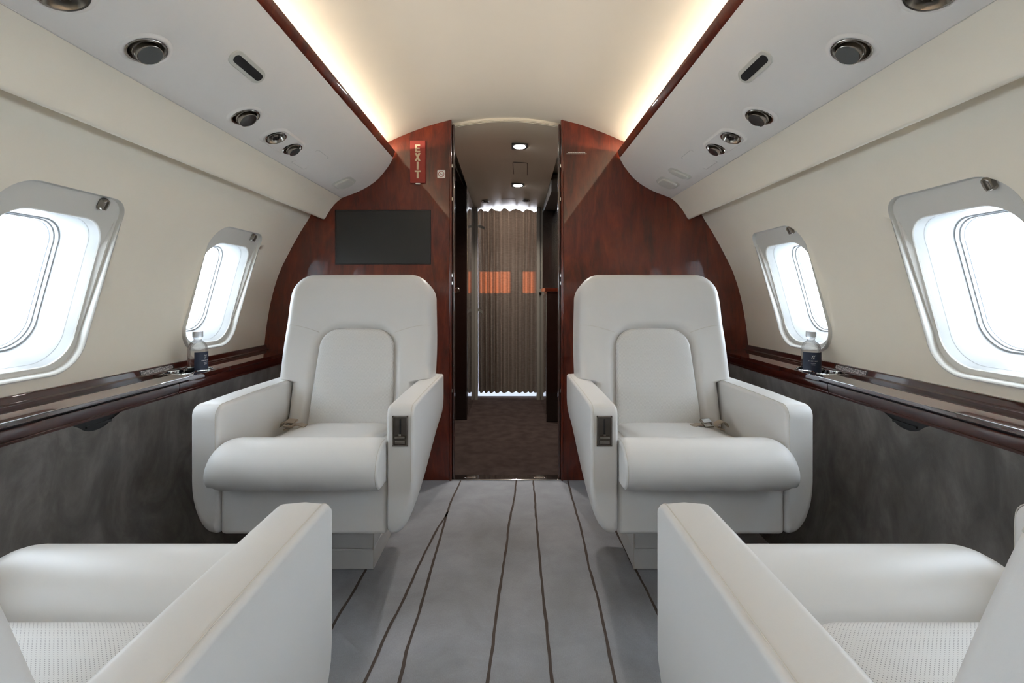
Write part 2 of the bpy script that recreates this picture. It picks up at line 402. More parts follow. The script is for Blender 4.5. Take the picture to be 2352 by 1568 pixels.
def make_window(s):
    root = empty('window', (0, 0, 0))
    f = win_map(s, 0)
    def ring(loop, d, dz=0.0): return [f(u, z, d) for u, z in loop]
    bm = bmesh.new()
    R = lambda hu0, hu1, z0, z1, rt, rb, d, r2=None: ring(rrect((hu1-hu0)/2, (z1-z0)/2, 0, 10, (hu0+hu1)/2, (z0+z1)/2, radii=(r2 or rt, rt, rb, rb)), d)
    def lip(ins, d, ins_t, d_t):
        lo, hi = loop_outer(0, -ins), loop_outer(0, -ins_t); out = []
        for (u, z), (u2, z2) in zip(lo, hi):
            t = max(0, min(1, (z-1.06)/(1.19-1.06))); t = t*t*(3-2*t)
            if u < 0: t = max(t, smoothstep(.10, -.02, -u+.02)*0+max(0, min(1, (-u-.02)/.12))*max(0, min(1, (z-.80)/.2))*.75)
            out.append(f(u+(u2-u)*t, z+(z2-z)*t, d+(d_t-d)*t))
        return out
    L = [ring(loop_outer(0), 0.0), lip(.0006, -.0055, .0004, .0006), lip(.0026, -.0105, .0008, .0022), lip(.0060, -.0120, .0012, .0040),
         lip(.0092, -.0095, .0016, .0060), lip(.0112, -.0040, .0020, .0080), lip(.0120, .0040, .0024, .0105), lip(.0124, .0080, .0030, .0120)]
    add_loft(bm, L, True, False, False, 0)
    L2 = [lip(.0124, .0080, .0030, .0120), lip(.0138, .0085, .0060, .0120), lip(.0160, .0078, .012, .0110),
          R(-.1475, .1475, .7475, 1.1580, .080, .094, .0075), R(-.1445, .1445, .7505, 1.1550, .077, .091, .0085), R(-.1425, .1425, .7525, 1.1530, .075, .089, .012)]
    add_loft(bm, L2, True, False, False, 0)
    L3 = [R(-.1425, .1425, .7525, 1.1530, .075, .089, .012), R(-.1425, .1425, .7530, 1.1525, .075, .089, .038),
          R(-.1418, .1418, .7540, 1.1518, .075, .089, .0395)]
    add_loft(bm, L3, True, False, False, 1)
    fr = finish('window_moulding', bm, ['window', 'window_band'], root, smooth=40, recalc=False)
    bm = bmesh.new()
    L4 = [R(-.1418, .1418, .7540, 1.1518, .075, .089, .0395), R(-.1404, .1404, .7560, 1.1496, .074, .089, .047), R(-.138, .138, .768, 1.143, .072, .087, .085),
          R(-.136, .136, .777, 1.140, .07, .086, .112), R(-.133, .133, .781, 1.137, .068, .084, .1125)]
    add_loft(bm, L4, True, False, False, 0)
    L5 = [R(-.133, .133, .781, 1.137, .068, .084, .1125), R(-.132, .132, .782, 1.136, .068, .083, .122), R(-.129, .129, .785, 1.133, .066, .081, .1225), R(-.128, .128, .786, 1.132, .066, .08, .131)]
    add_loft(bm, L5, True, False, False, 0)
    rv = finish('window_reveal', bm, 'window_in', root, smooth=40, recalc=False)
    bm = bmesh.new()
    L6 = [R(-.128, .128, .786, 1.132, .066, .08, .131), R(-.1265, .1265, .7875, 1.1305, .065, .079, .1315), R(-.1255, .1255, .7885, 1.1295, .065, .078, .140)]
    add_loft(bm, L6, True, False, False, 0)
    add_loft(bm, [R(-.133, .133, .781, 1.137, .068, .084, .1120), R(-.1322, .1322, .7818, 1.1362, .068, .084, .1118)], True, False, False, 0)
    gk = finish('gasket', bm, 'gasket', root, smooth=40, recalc=False)
    bm = bmesh.new()
    ring6 = R(-.126, .126, .788, 1.130, .065, .078, .138)
    bm.faces.new([bm.verts.new(p) for p in ring6]); finish('glass_pane', bm, 'pane', root, smooth=0, recalc=False)
    # normals of the moulding face the cabin
    for ob in (fr, rv, gk):
        me = ob.data; cx = sum(v.co.x for v in me.vertices)/len(me.vertices)
        b = bmesh.new(); b.from_mesh(me); bmesh.ops.recalc_face_normals(b, faces=b.faces)
        # an open funnel: test one band face
        b.faces.ensure_lookup_table()
        c = Vector((cx-s*.25, 0, .95)); t = sum(1 if (c-q.calc_center_median()).dot(q.normal) > 0 else -1 for q in b.faces)
        if t < 0: bmesh.ops.reverse_faces(b, faces=b.faces)
        b.to_mesh(me); b.free()
    # shade knob, upper corner away from the front
    bm = bmesh.new()
    zk, uk = 1.199, -.118 if s > 0 else .090
    p = Vector(f(uk, zk, .008)); tz = Vector((s*(wx(zk+.02)-wx(zk-.02)), 0, .04)).normalized()
    nrm = Vector((-s, 0, 0)); nrm = (nrm-tz*nrm.dot(tz)).normalized()
    mx = basis(p, Vector((0, 1, 0)), tz, nrm)
    add_loft(bm, [[(a*.95, b*.95, 0) for a, b in rrect(.0115, .018, .010, 6)], [(a, b, .003) for a, b in rrect(.0115, .018, .010, 6)],
                  [(a*.85, b*.85, .012) for a, b in rrect(.0115, .018, .010, 6)], [(a*.6, b*.6, .015) for a, b in rrect(.0115, .018, .010, 6)]], mx=mx)
    add_box(bm, -.0012, .0012, -.013, .013, .012, .019, .0008, 2, 0, mx)
    tag(finish('shade_knob', bm, 'metal', root, smooth=50), 'brushed metal oval shade knob')
    return root
wn = 0
for s in (-1, 1):
    proto = make_window(s)
    for i, y in enumerate(WIN_Y):
        wn += 1
        w = proto if i == 0 else copy_tree(proto)
        w.location = (0, y+WDY[s], 0); w.name = 'window_%d' % wn
        side = 'left' if s < 0 else 'right'
        which = ['far one beside the water bottle and wooden bulkhead', 'near one with its shade knob, cut by the picture edge',
                 'third from the bulkhead, beside the camera', 'fourth from the bulkhead', 'fifth from the bulkhead', 'last before the rear wall'][i]
        tag(w, 'cream framed rounded window in the %s wall, %s' % (side, which), 'window', kind='structure')

# ------------------------------------------------------------------ ceiling, cove, overhead panels
bm = bmesh.new()
sheet(bm, lambda u, v: (v, u, ceil_z(v)), YR-.05, YF+.06, -.665, .665, 8, 60)
for s in (-1, 1):
    sheet(bm, lambda u, v, s=s: (s*.665, u, v), YR-.05, YF, 1.64, ceil_z(.665), 2, 2)
    sheet(bm, lambda u, v, s=s: (s*v, u, 1.645), YR-.05, YF, .585, .665, 2, 2)
o = finish('ceiling', bm, 'ceiling', smooth=30, recalc=False)
tag(o, 'cream domed cabin ceiling lit from hidden coves', 'ceiling', kind='structure')
trim_n = 0
for s in (-1, 1):
    side = 'left' if s < 0 else 'right'
    bm = bmesh.new()
    prof = [(.5795, 1.6490), (.5745, 1.6550), (.5665, 1.6780), (.5668, 1.6815), (.5700, 1.6835), (.5735, 1.6825), (.5830, 1.6600), (.5840, 1.6500)]
    add_loft(bm, [[(s*x, y, z) for x, z in prof] for y in [YR-.04+i*(YF-YR+.03)/12 for i in range(13)]])
    trim_n += 1
    o = finish('trim_%d' % trim_n, bm, 'wood', smooth=50)
    tag(o, 'glossy mahogany strip running along the %s edge of the ceiling' % side, 'trim', kind='structure')
    bm = bmesh.new()   # aimed strip in a small channel: normal points inboard and a little down
    n = Vector((-s*.90, 0, -.435)).normalized(); t = Vector((s*.435, 0, -.90)).normalized(); c = Vector((s*.652, 0, 1.672))
    q = [c-t*.007, c+t*.007, c+t*.007-n*.006, c-t*.007-n*.006]
    vs = [[bm.verts.new((p.x, y, p.z)) for p in q] for y in (YR, YF-.02)]
    for i in range(4): bm.faces.new((vs[0][i], vs[0][(i+1) % 4], vs[1][(i+1) % 4], vs[1][i])).material_index = 1 if i == 0 else 0
    tag(finish('led_strip', bm, ['cream_plastic', 'led'], o, smooth=0), 'hidden warm cove light strip')

PAIR_Y = (1.523, 1.637)
def make_overhead(s):
    side = 'left' if s < 0 else 'right'
    cA = OV_A; t0 = cA.find_x(.760); tg = cA.find_x(.659)
    holes = []
    for y in (.985, 1.352): holes.append([(y+.0385*math.cos(a*PI/18), t0+.0385*math.sin(a*PI/18)) for a in range(36)])
    holes.append([(.800+.0385*math.cos(a*PI/18), t0+.0385*math.sin(a*PI/18)) for a in range(36)])
    for y in PAIR_Y: holes.append([(y+.033*math.cos(a*PI/18), t0+.033*math.sin(a*PI/18)) for a in range(36)])
    bm = bmesh.new()
    sheet(bm, lambda u, v: (s*cA.at(v)[0], u, cA.at(v)[1]), YR-.05, YF-.002, 0, cA.L, 150, 22, holes)
    o = finish('overhead_console', bm, 'overhead', smooth=60, recalc=False)
    c0 = Vector((0, 0, 1.2))
    for p in o.data.polygons:
        c = p.center.copy(); c.y = 0
        if p.normal.dot(c0-c) < 0: p.flip()
    tag(o, 'pale curved overhead service panel above the %s seats' % side, 'overhead panel')
    def patch(u0, v0, h):  # matrix on the surface: x along cabin, y along the curve, z towards the cabin
        x, z = cA.at(v0); tx, tz = cA.tangent(v0)
        ty = Vector((s*tx, 0, tz)); n = Vector((-s*tz, 0, s*tx*s)); n = Vector((s*tz, 0, -tx))
        if n.dot(Vector((0, 0, 1.0))-Vector((s*x, 0, z))) < 0: n = -n
        return basis(Vector((s*x, u0, z))+n*h, Vector((0, 1, 0)), ty, n)
    # rectangular hatch outline
    bm = bmesh.new(); mxp = patch(1.793, t0, 0)
    lo = rrect(.052, .060, .004, 3)
    for a, b in zip(lo, lo[1:]+lo[:1]):
        pass
    def onsurf(u, v, h):
        x, z = cA.at(v); tx, tz = cA.tangent(v); n = Vector((s*tz, 0, -tx))
        if n.dot(Vector((0, 0, 1.0))-Vector((s*x, 0, z))) < 0: n = -n
        return tuple(Vector((s*x, u, z))+n*h)
    add_tube(bm, [onsurf(1.793+a, t0+b, .0002) for a, b in rrect(.050, .056, .003, 3)], .0009, 6, closed=True)
    tag(finish('access_hatch', bm, 'seam', o), 'flush square hatch outline')
    # soft pads near the bulkhead
    bm = bmesh.new()
    def pad(yc, tc, hu, hv, r, h):
        nonlocal bm
        rings = []
        for k, (ins, hh) in enumerate([(-.012, .0002), (-.006, .0008), (0, .003), (0, h*.6), (.003, h*.92), (.008, h), (.02, h*1.02)]):
            rings.append([onsurf(yc+a, tc+b, hh) for a, b in rrect(max(.002, hu-ins), max(.002, hv-ins), max(.001, r-ins*.7), 6)])
        add_loft(bm, rings, True, False, True)
    pad(2.155, t0+.002, .048, .037, .024, .010)
    if s > 0:
        keep = bm; bm = bmesh.new(); pad(1.995, t0+.000, .024, .040, .022, .008)
        tag(finish('lens_cover', bm, 'cream_plastic', o, smooth=50), 'smaller cream oval cover moulded into the panel'); bm = keep
    tag(finish('lens_cover', bm, 'cream_plastic', o, smooth=50), 'soft cream oval cover moulded into the panel')
    # bezels around fixtures
    bm = bmesh.new()
    for y, r in ((.800, .0385), (.985, .0385), (1.352, .0385)):
        rings = []
        for dr, h in ((.012, .0), (.0085, .0012), (.0065, .0030), (.002, .0036), (-.0005, .0020), (-.001, -.004)):
            rings.append([onsurf(y+(r+dr)*math.cos(a*PI/18), t0+(r+dr)*math.sin(a*PI/18), h) for a in range(36)])
        add_loft(bm, rings, True, False, False)
        finish('fixture_bezel', bm, 'overhead', o, smooth=50); bm = bmesh.new()
    # obround plate of the paired vent and light
    yc = (PAIR_Y[0]+PAIR_Y[1])/2; hl = (PAIR_Y[1]-PAIR_Y[0])/2
    ob = [(hl+.041*math.cos(a), .041*math.sin(a)) for a in [(-90+10*k)*PI/180 for k in range(19)]]+[(-hl+.041*math.cos(a), .041*math.sin(a)) for a in [(90+10*k)*PI/180 for k in range(19)]]
    for k0, sc_ in ((0, 1),):
        rings = [[onsurf(yc+a*(1+q), t0+b*(1+q*1.6), h) for a, b in ob] for q, h in ((.10, 0), (.05, .0012), (0, .0045), (-.012, .0050), (-.03, .0040))]
        add_loft(bm, rings, True, False, False)
    fl = [(yc+a*.97, t0+b*.952) for a, b in ob]
    hs = [[(y+.0328*math.cos(a*PI/18), t0+.0328*math.sin(a*PI/18)) for a in range(36)] for y in PAIR_Y]
    def inside(p, loop):
        c = False; x, y = p
        for i in range(len(loop)):
            x1, y1 = loop[i]; x2, y2 = loop[(i+1) % len(loop)]
            if (y1 > y) != (y2 > y) and x < (x2-x1)*(y-y1)/(y2-y1)+x1: c = not c
        return c
    pts = [Vector(p) for p in fl]; ed = [(i, (i+1) % len(fl)) for i in range(len(fl))]
    for h in hs:
        q = len(pts); pts += [Vector(p) for p in h]; ed += [(q+i, q+(i+1) % 36) for i in range(36)]
    V, _, F_, *_ = delaunay_2d_cdt(pts, ed, [], 0, 1e-7)
    bv = [bm.verts.new(onsurf(p.x, p.y, .0040)) for p in V]
    for f in F_:
        c = (sum(V[i].x for i in f)/len(f), sum(V[i].y for i in f)/len(f))
        if inside(c, fl) and not any(inside(c, h) for h in hs): bm.faces.new([bv[i] for i in f])
    tag(finish('fixture_plate', bm, 'overhead', o, smooth=50), 'pale oblong plate around a vent and a light')
    # speaker slot bezel: own thing
    root = empty('speaker_grille', onsurf(1.188, tg, 0))
    def mk(hu, hv, h0, h1, nm, mt, lab=None):
        bm = bmesh.new(); loc = Vector(root.location)
        rings = []
        for ins, h in ((0, h0), (0, h1*.6+h0*.4), (.002, h1)):
            rings.append([tuple(Vector(onsurf(1.188+a, tg+b, h))-loc) for a, b in rrect(hu-ins, hv-ins, hv-ins-.0001, 8)])
        add_loft(bm, rings, True, True, True)
        q = finish(nm, bm, mt, root, smooth=50)
        if lab: tag(q, lab)
    mk(.069, .0215, -.001, .004, 'bezel', 'cream_plastic', 'cream oblong surround')
    mk(.059, .0110, .0038, .0050, 'grille', 'grille', 'black slotted mesh')
    tag(root, 'black oblong slot grille in a cream surround on the %s overhead panel' % side, 'speaker grille', 'slot grilles overhead')
    # valance
    bm = bmesh.new(); c = OV_B
    sheet(bm, lambda u, v: (s*c.at(v)[0], u, c.at(v)[1]), YR-.05, YF-.002, 0, c.L, 4, 46)
    p = finish('overhead_valance', bm, 'wall', smooth=60, recalc=False)
    tag(p, 'plain beige valance strip between the %s overhead panel and the windows' % side, 'valance')
    bm = bmesh.new()
    sheet(bm, lambda u, v: (s*v, u, 1.438), YR-.05, YF-.002, .94, 1.02, 2, 2)   # closes the shadow gap
    finish('gap_closer', bm, 'wall', p, smooth=0, recalc=False)
    # seam line
    bm = bmesh.new(); add_tube(bm, [(s*.8415, y, 1.4435) for y in (YR, 0, YF-.003)], .0011, 6)
    finish('seam', bm, 'seam', p)
    return patch, t0
FIX = {}
for s in (-1, 1): FIX[s] = make_overhead(s)

def make_reading_light(r):
    root = empty('reading_light')
    bm = bmesh.new()
    add_lathe(bm, [(r+.0015, .0035), (r, .0050), (r-.003, .0042), (r-.0055, .0005), (r-.0075, -.002), (r-.008, -.016), (r-.004, -.024), (.001, -.026)], 40, cap0=False)
    tag(finish('housing', bm, 'metal', root, smooth=40), 'dark brushed metal recessed ring')
    bm = bmesh.new(); rb = r-.0085
    add_lathe(bm, [(rb-.001, -.015), (rb, .001), (rb-.001, .0035), (rb-.003, .0045), (rb-.0035, .004)], 40, cap0=False, cap1=False)
    add_lathe(bm, [(rb-.0035, -.006), (rb-.0032, .0135), (rb-.0038, .0160), (rb-.0048, .0166), (rb-.0055, .0160)], 40, cap0=False, cap1=False)
    mx = Matrix.Rotation(math.radians(14), 4, 'X')
    for v in bm.verts: v.co = mx @ v.co
    b = finish('barrel', bm, 'metal', root, smooth=40); tag(b, 'swivelling brushed metal barrel')
    bm = bmesh.new(); add_lathe(bm, [(rb-.005, .0145), (rb-.0055, .0160), (rb*.6, .0164), (.001, .0166)], 40)
    for v in bm.verts: v.co = mx @ v.co
    tag(finish('lens', bm, 'lens', b, smooth=60), 'unlit dark glass lens')
    return root
def make_air_vent(r):
    root = empty('air_vent')
    bm = bmesh.new()
    add_lathe(bm, [(r+.0015, .0035), (r, .0050), (r-.003, .0042), (r-.006, -.003), (r-.012, -.014), (r-.018, -.020), (.001, -.021)], 40, cap0=False)
    tag(finish('bowl', bm, 'metal', root, smooth=40), 'brushed metal hollow bowl')
    bm = bmesh.new()
    add_lathe(bm, [(.0165, -.020), (.0160, -.002), (.0135, .002), (.0110, .003), (.0105, .000), (.0100, -.006), (.001, -.0065)], 28, cap0=False)
    for k in range(6):
        a = k*PI/3; mx = Matrix.Rotation(a, 4, 'Z')
        add_box(bm, .003, .0155, -.0009, .0009, -.006, .0035, .0004, 1, 0, mx)
    tag(finish('nozzle', bm, 'metal_dark', root, smooth=40), 'finned centre nozzle')
    return root
rl0, av0 = make_reading_light(.038), make_air_vent(.038)
rl1, av1 = make_reading_light(.0325), make_air_vent(.0325)
used = set()
for s in (-1, 1):
    patch, t0 = FIX[s]; side = 'left' if s < 0 else 'right'
    items = [(av0, .800, 'large metal air vent cut by the top edge on the %s overhead panel', 'air vent', 'metal air vents overhead', 0),
             (rl0, .985, 'largest looking metal reading light, nearest on the %s overhead panel', 'reading light', 'metal reading lights overhead', 0),
             (rl0, 1.352, 'metal reading light on its own between slot grille and paired fixtures, %s side', 'reading light', 'metal reading lights overhead', 0),
             (av1, 1.523, 'small metal air vent sharing an oblong plate with a light, %s overhead panel', 'air vent', 'metal air vents overhead', .004),
             (rl1, 1.637, 'small metal reading light sharing an oblong plate with a vent, %s overhead panel', 'reading light', 'metal reading lights overhead', .004)]
    for src, y, lab, cat, grp, h in items:
        o = src if src.name not in used else copy_tree(src)
        used.add(src.name)
        o.matrix_world = patch(y, t0, h) if s > 0 else patch(y, t0, h)
        mw = patch(y, t0, h)
        if mw.determinant() < 0:
            e = mw.copy()
            for k in range(3): e[k][0] = -e[k][0]
            mw = e
        o.matrix_world = mw
        tag(o, lab % side, cat, grp)

# ------------------------------------------------------------------ side ledges
TOPZ = .665
def tz(x): x = abs(x); return TOPZ+.090*(min(x, 1.150)-1.090)
def eight():
    """outline of the double cup well in (y, |x|)"""
    (y1, x1), (y2, x2), r = (1.640, 1.166), (1.728, 1.155), .0445
    d = Vector((y2-y1, x2-x1)); L = d.length; d.normalize(); n = Vector((-d.y, d.x))
    h = .030
    a1 = math.asin(h/r); out = []
    base = math.atan2(d.y, d.x)
    for k in range(25):
        a = base-a1-(2*PI-2*a1)*k/24; out.append((y1+r*math.cos(a), x1+r*math.sin(a)))
    for k in range(25):
        a = base+PI-a1-(2*PI-2*a1)*k/24; out.append((y2+r*math.cos(a), x2+r*math.sin(a)))
    return out
def make_ledge(s):
    side = 'left' if s < 0 else 'right'
    root = empty('side_ledge', (s*1.15, 0, .61)); base = Vector(root.location)
    def fin(nm, bm, mt, lab=None, parent=None, smooth=35):
        if parent is None:
            for v in bm.verts: v.co -= base
        o = finish(nm, bm, mt, parent or root, smooth=smooth)
        if lab: tag(o, lab)
        return o
    # fixed body: top with double cup well, back ledge
    hole = eight()
    bm = bmesh.new()
    sheet(bm, lambda u, v: (s*v, u, tz(v)), 1.585, 2.10, 1.092, 1.228, 60, 17, [hole])
    sheet(bm, lambda u, v: (s*v, u, TOPZ), YR, 1.585, 1.148, 1.228, 4, 2)
    sheet(bm, lambda u, v: (s*u, 1.585, TOPZ+(tz(u)-TOPZ)*v), 1.148, 1.228, 0, 1, 6, 1)
    sheet(bm, lambda u, v: (s*v, u, tz(v)), 2.10, YF, 1.092, 1.228, 2, 17)
    sheet(bm, lambda u, v: (s*1.092, u, v), 1.585, YF, .650, TOPZ, 2, 1)
    fin('ledge_top', bm, 'wood_top', 'glossy dark mahogany ledge top', smooth=0)
    # backsplash with a stepped moulding
    bm = bmesh.new()
    prof = [(1.216, TOPZ-.012), (1.216, TOPZ+.007), (1.219, TOPZ+.0095), (1.2225, TOPZ+.0105), (1.224, TOPZ+.012), (1.228, TOPZ+.026), (1.231, TOPZ+.029), (1.2375, TOPZ+.0295), (1.240, TOPZ-.012)]
    add_loft(bm, [[(s*x, y, z) for x, z in prof] for y in (YR, 0, YF-.001)])
    fin('backsplash', bm, 'wood_dark', smooth=40)
    # folding table lid along the seats
    bm = bmesh.new(); add_box(bm, min(s*1.088, s*1.150), max(s*1.088, s*1.150), YR+.01, 1.582, TOPZ-.011, TOPZ+.002, .0022, 3)
    for v in bm.verts: v.co.z += tz(v.co.x)-TOPZ if abs(v.co.x) > 1.12 else 0
    fin('table_lid', bm, 'wood_top', 'glossy folding table lid flush with the ledge')
    bm = bmesh.new(); add_tube(bm, [(s*1.0885, y, TOPZ+.0005) for y in (YR+.02, 0, 1.580)], .0013, 8)
    fin('edge_strip', bm, 'chrome', 'thin bright metal edge line')
    bm = bmesh.new(); add_tube(bm, [(s*1.0915, y, TOPZ+.0002) for y in (1.59, 1.8, YF-.01)], .0010, 8)
    fin('edge_strip', bm, 'chrome', 'thin bright metal edge line')
    # fascia
    bm = bmesh.new()
    prof = [(1.100, TOPZ-.016), (1.094, TOPZ-.017), (1.0925, TOPZ-.020), (1.093, TOPZ-.030), (1.096, TOPZ-.043), (1.0985, TOPZ-.045), (1.0965, TOPZ-.047), (1.098, TOPZ-.053), (1.103, TOPZ-.055), (1.125, TOPZ-.055), (1.125, TOPZ-.016)]
    for y0, y1 in ((YR, 1.541), (1.545, YF-.001)):
        add_loft(bm, [[(s*x, y, z) for x, z in prof] for y in (y0, (y0+y1)/2, y1)])
    fin('fascia', bm, 'wood_dark', smooth=40)
    bm = bmesh.new(); add_box(bm, min(s*1.104, s*1.16), max(s*1.104, s*1.16), YR, YF-.002, TOPZ-.045, TOPZ-.008)
    fin('shadow_gap', bm, 'black', smooth=0)
    # small lift-up flap by the bulkhead
    bm = bmesh.new(); add_box(bm, min(s*1.089, s*1.094), max(s*1.089, s*1.094), 1.815, 2.12, TOPZ-.014, TOPZ-.001, .001, 2)
    q = fin('flap', bm, 'wood_dark', 'narrow flap with a finger notch')
    bm = bmesh.new(); add_box(bm, min(s*1.090, s*1.0935), max(s*1.090, s*1.0935), 1.815, 2.12, TOPZ-.0175, TOPZ-.0145)
    add_box(bm, min(s*1.0895, s*1.0935), max(s*1.0895, s*1.0935), 2.008, 2.018, TOPZ-.021, TOPZ-.0165)
    for v in bm.verts: v.co -= base
    finish('finger_notch', bm, 'black', q, smooth=0)
    # cup well
    bm = bmesh.new()
    def offs(k):
        cy = sum(p[0] for p in hole)/len(hole); cx = sum(p[1] for p in hole)/len(hole)
        out = []; n = len(hole)
        for i, p in enumerate(hole):
            a, b = hole[i-1], hole[(i+1) % n]; tx, ty = b[0]-a[0], b[1]-a[1]; l = math.hypot(tx, ty) or 1
            nx, ny = ty/l, -tx/l
            out.append((p[0]-nx*k, p[1]-ny*k))
        return out
    def rng(k, z): return [(s*x, y, z+tz(x)-TOPZ) for y, x in offs(k)]
    # pick the sign that grows the outline
    sg = 1 if max(p[0] for p in offs(.003)) > max(p[0] for p in hole) else -1
    add_loft(bm, [rng(sg*.003, TOPZ+.0005), rng(sg*.0028, TOPZ+.002), rng(0, TOPZ+.0022), rng(-sg*.001, TOPZ), rng(-sg*.002, TOPZ-.045)], True, False, False)
    q = fin('cup_holder', bm, 'chrome', 'polished metal double cup well', smooth=50)
    bm = bmesh.new(); bm.faces.new([bm.verts.new(p) for p in rng(-sg*.002, TOPZ-.045)])
    for v in bm.verts: v.co -= base
    finish('well_floor', bm, 'black', q, smooth=0)
    # placard with fine white print on the backsplash
    bm = bmesh.new(); y0, y1 = 1.545, 1.690
    def bs(u, h): x = 1.2242+(1.2280-1.2242)*(h-.012)/.014; return Vector((s*(x-.0006), u, TOPZ+h))
    def q4(a, b, h0, h1, mi, off=0):
        n = Vector((-s*off, 0, 0)); vs = [bm.verts.new(bs(a, h0)+n), bm.verts.new(bs(b, h0)+n), bm.verts.new(bs(b, h1)+n), bm.verts.new(bs(a, h1)+n)]
        bm.faces.new(vs).material_index = mi
    q4(y0-.006, y1+.006, .0115, .0262, 0)
    rnd = random.Random(5)
    for h in (.0245, .0205, .0168, .0130):
        u = y0
        while u < y1-.004:
            w = rnd.uniform(.004, .011); q4(u, min(u+w, y1), h-.0022, h, 1, .0003); u += w+.0016
    fin('placard', bm, ['black', 'white_print'], 'dark notice strip with fine white print', smooth=0)
    tag(root, 'dark mahogany side ledge with cup wells below the %s windows' % side, 'ledge')
for s in (-1, 1): make_ledge(s)

# ------------------------------------------------------------------ bottles
def make_bottle(rot):
    root = empty('water_bottle')
    bm = bmesh.new()
    add_lathe(bm, [(.001, .001), (.026, .0), (.031, .004), (.0325, .010), (.0328, .05), (.0325, .100), (.0325, .122), (.030, .136), (.024, .147), (.0165, .1535), (.0135, .157), (.0130, .163), (.0155, .1645), (.0155, .166), (.0130, .1675), (.0128, .172), (.001, .1725)], 40)
    b = finish('bottle_body', bm, 'clear', root, smooth=50); tag(b, 'clear bottle full of water')
    bm = bmesh.new(); add_lathe(bm, [(.0150, .168), (.0165, .169), (.0172, .172), (.0170, .188), (.0155, .190), (.001, .1903)], 48)
    finish('cap', bm, 'cap', root, smooth=50)
    bm = bmesh.new(); a0, a1 = rot-1.15, rot+1.15
    z0, z1 = .028, .114
    vv = [[bm.verts.new((.0332*math.cos(a0+(a1-a0)*k/24), .0332*math.sin(a0+(a1-a0)*k/24), z)) for k in range(25)] for z in (z0, z1)]
    for k in range(24): bm.faces.new((vv[0][k], vv[0][k+1], vv[1][k+1], vv[1][k]))
    lb = finish('label', bm, 'label', root, smooth=80, recalc=False); tag(lb, 'navy paper label')
    bm = bmesh.new()
    def dash(c, w, zc, h, sl=0.0):
        n = 4; r = .0336
        for k in range(n):
            p = [(c-w/2+w*k/n, 0), (c-w/2+w*(k+1)/n, 0), (c-w/2+w*(k+1)/n, 1), (c-w/2+w*k/n, 1)]
            bm.faces.new([bm.verts.new((r*math.cos(rot+a+sl*e), r*math.sin(rot+a+sl*e), zc-h/2+h*e)) for a, e in p])
    for c, sl in ((-.10, .12), (-.02, -.12), (.06, .12)): dash(c, .045, .100, .006, sl); dash(c+.01, .045, .092, .006, -sl)
    finish('logo', bm, 'white_print', lb, smooth=0); bm = bmesh.new()
    for k in range(8): dash(-.42+.12*k, .07, .082, .0028)
    dash(0, .5, .074, .0010); dash(0, .35, .068, .0016); dash(0, .9, .040, .0008); dash(0, .9, .036, .0008)
    finish('label_text', bm, 'white_print', lb, smooth=0)
    return root
b1 = make_bottle(-.15); b1.location = (-1.155, 1.722, TOPZ-.0435)
tag(b1, 'clear water bottle with navy label standing in the left cup well', 'water bottle', 'water bottles in the cup wells')
b2 = make_bottle(-1.92); b2.location = (1.155, 1.722, TOPZ-.0435)
tag(b2, 'clear water bottle with navy label facing the aisle in the right cup well', 'water bottle', 'water bottles in the cup wells')

# ------------------------------------------------------------------ bulkhead
def hull_x(z):
    if z >= 1.42: return .95+(1.7-z)*0 if z > 1.62 else 1.0
    return wx(z)+.01 if z >= .6 else 1.12
for s in (-1, 1):
    side = 'left' if s < 0 else 'right'
    out = [(.286, 0.0)]+[(.286+(.70-.286)*k/16, ceil_z(.286+(.70-.286)*k/16)+.004) for k in range(17)]+[(.95, 1.66), (1.02, 1.42)]
    z = 1.38
    while z > .6: out.append((wx(z)+.012, z)); z -= .06
    out += [(1.255, .6), (1.13, .58), (1.12, 0)]
    bm = bmesh.new()
    add_loft(bm, [[(s*x, y, z) for x, z in out] for y in (YF, YF+.05)])
    o = finish('wall_front', bm, 'wood', smooth=30)
    tag(o, 'glossy mahogany bulkhead %s of the aisle doorway, %s' % (side, 'carrying the exit sign and screen' if s < 0 else 'with a tiny white notice'), 'wall', kind='structure')
    bm = bmesh.new()
    pr = [(.2915, -.004), (.2880, -.007), (.2835, -.007), (.2800, -.003), (.2795, .004), (.2800, .050), (.286, .055), (.2915, .052)]
    add_loft(bm, [[(s*x, YF+y, z) for x, y in pr] for z in (0, .6, 1.2, ceil_z(.283)-.002)])
    tag(finish('door_post', bm, 'wood', o, smooth=60), 'rounded glossy doorway post')
    bm = bmesh.new(); add_box(bm, min(s*.268, s*.2795), max(s*.268, s*.2795), YF+.018, YF+.052, 0, 1.83, .004, 3)
    finish('door_rail', bm, 'wood_dark', o, smooth=50)
    bm = bmesh.new()
    for z in (.45, 1.00, 1.04, 1.43, 1.60): add_box(bm, min(s*.2745, s*.2800), max(s*.2745, s*.2800), YF-.004, YF+.008, z, z+.018, .002, 2)
    finish('catch', bm, 'chrome', o, smooth=50)
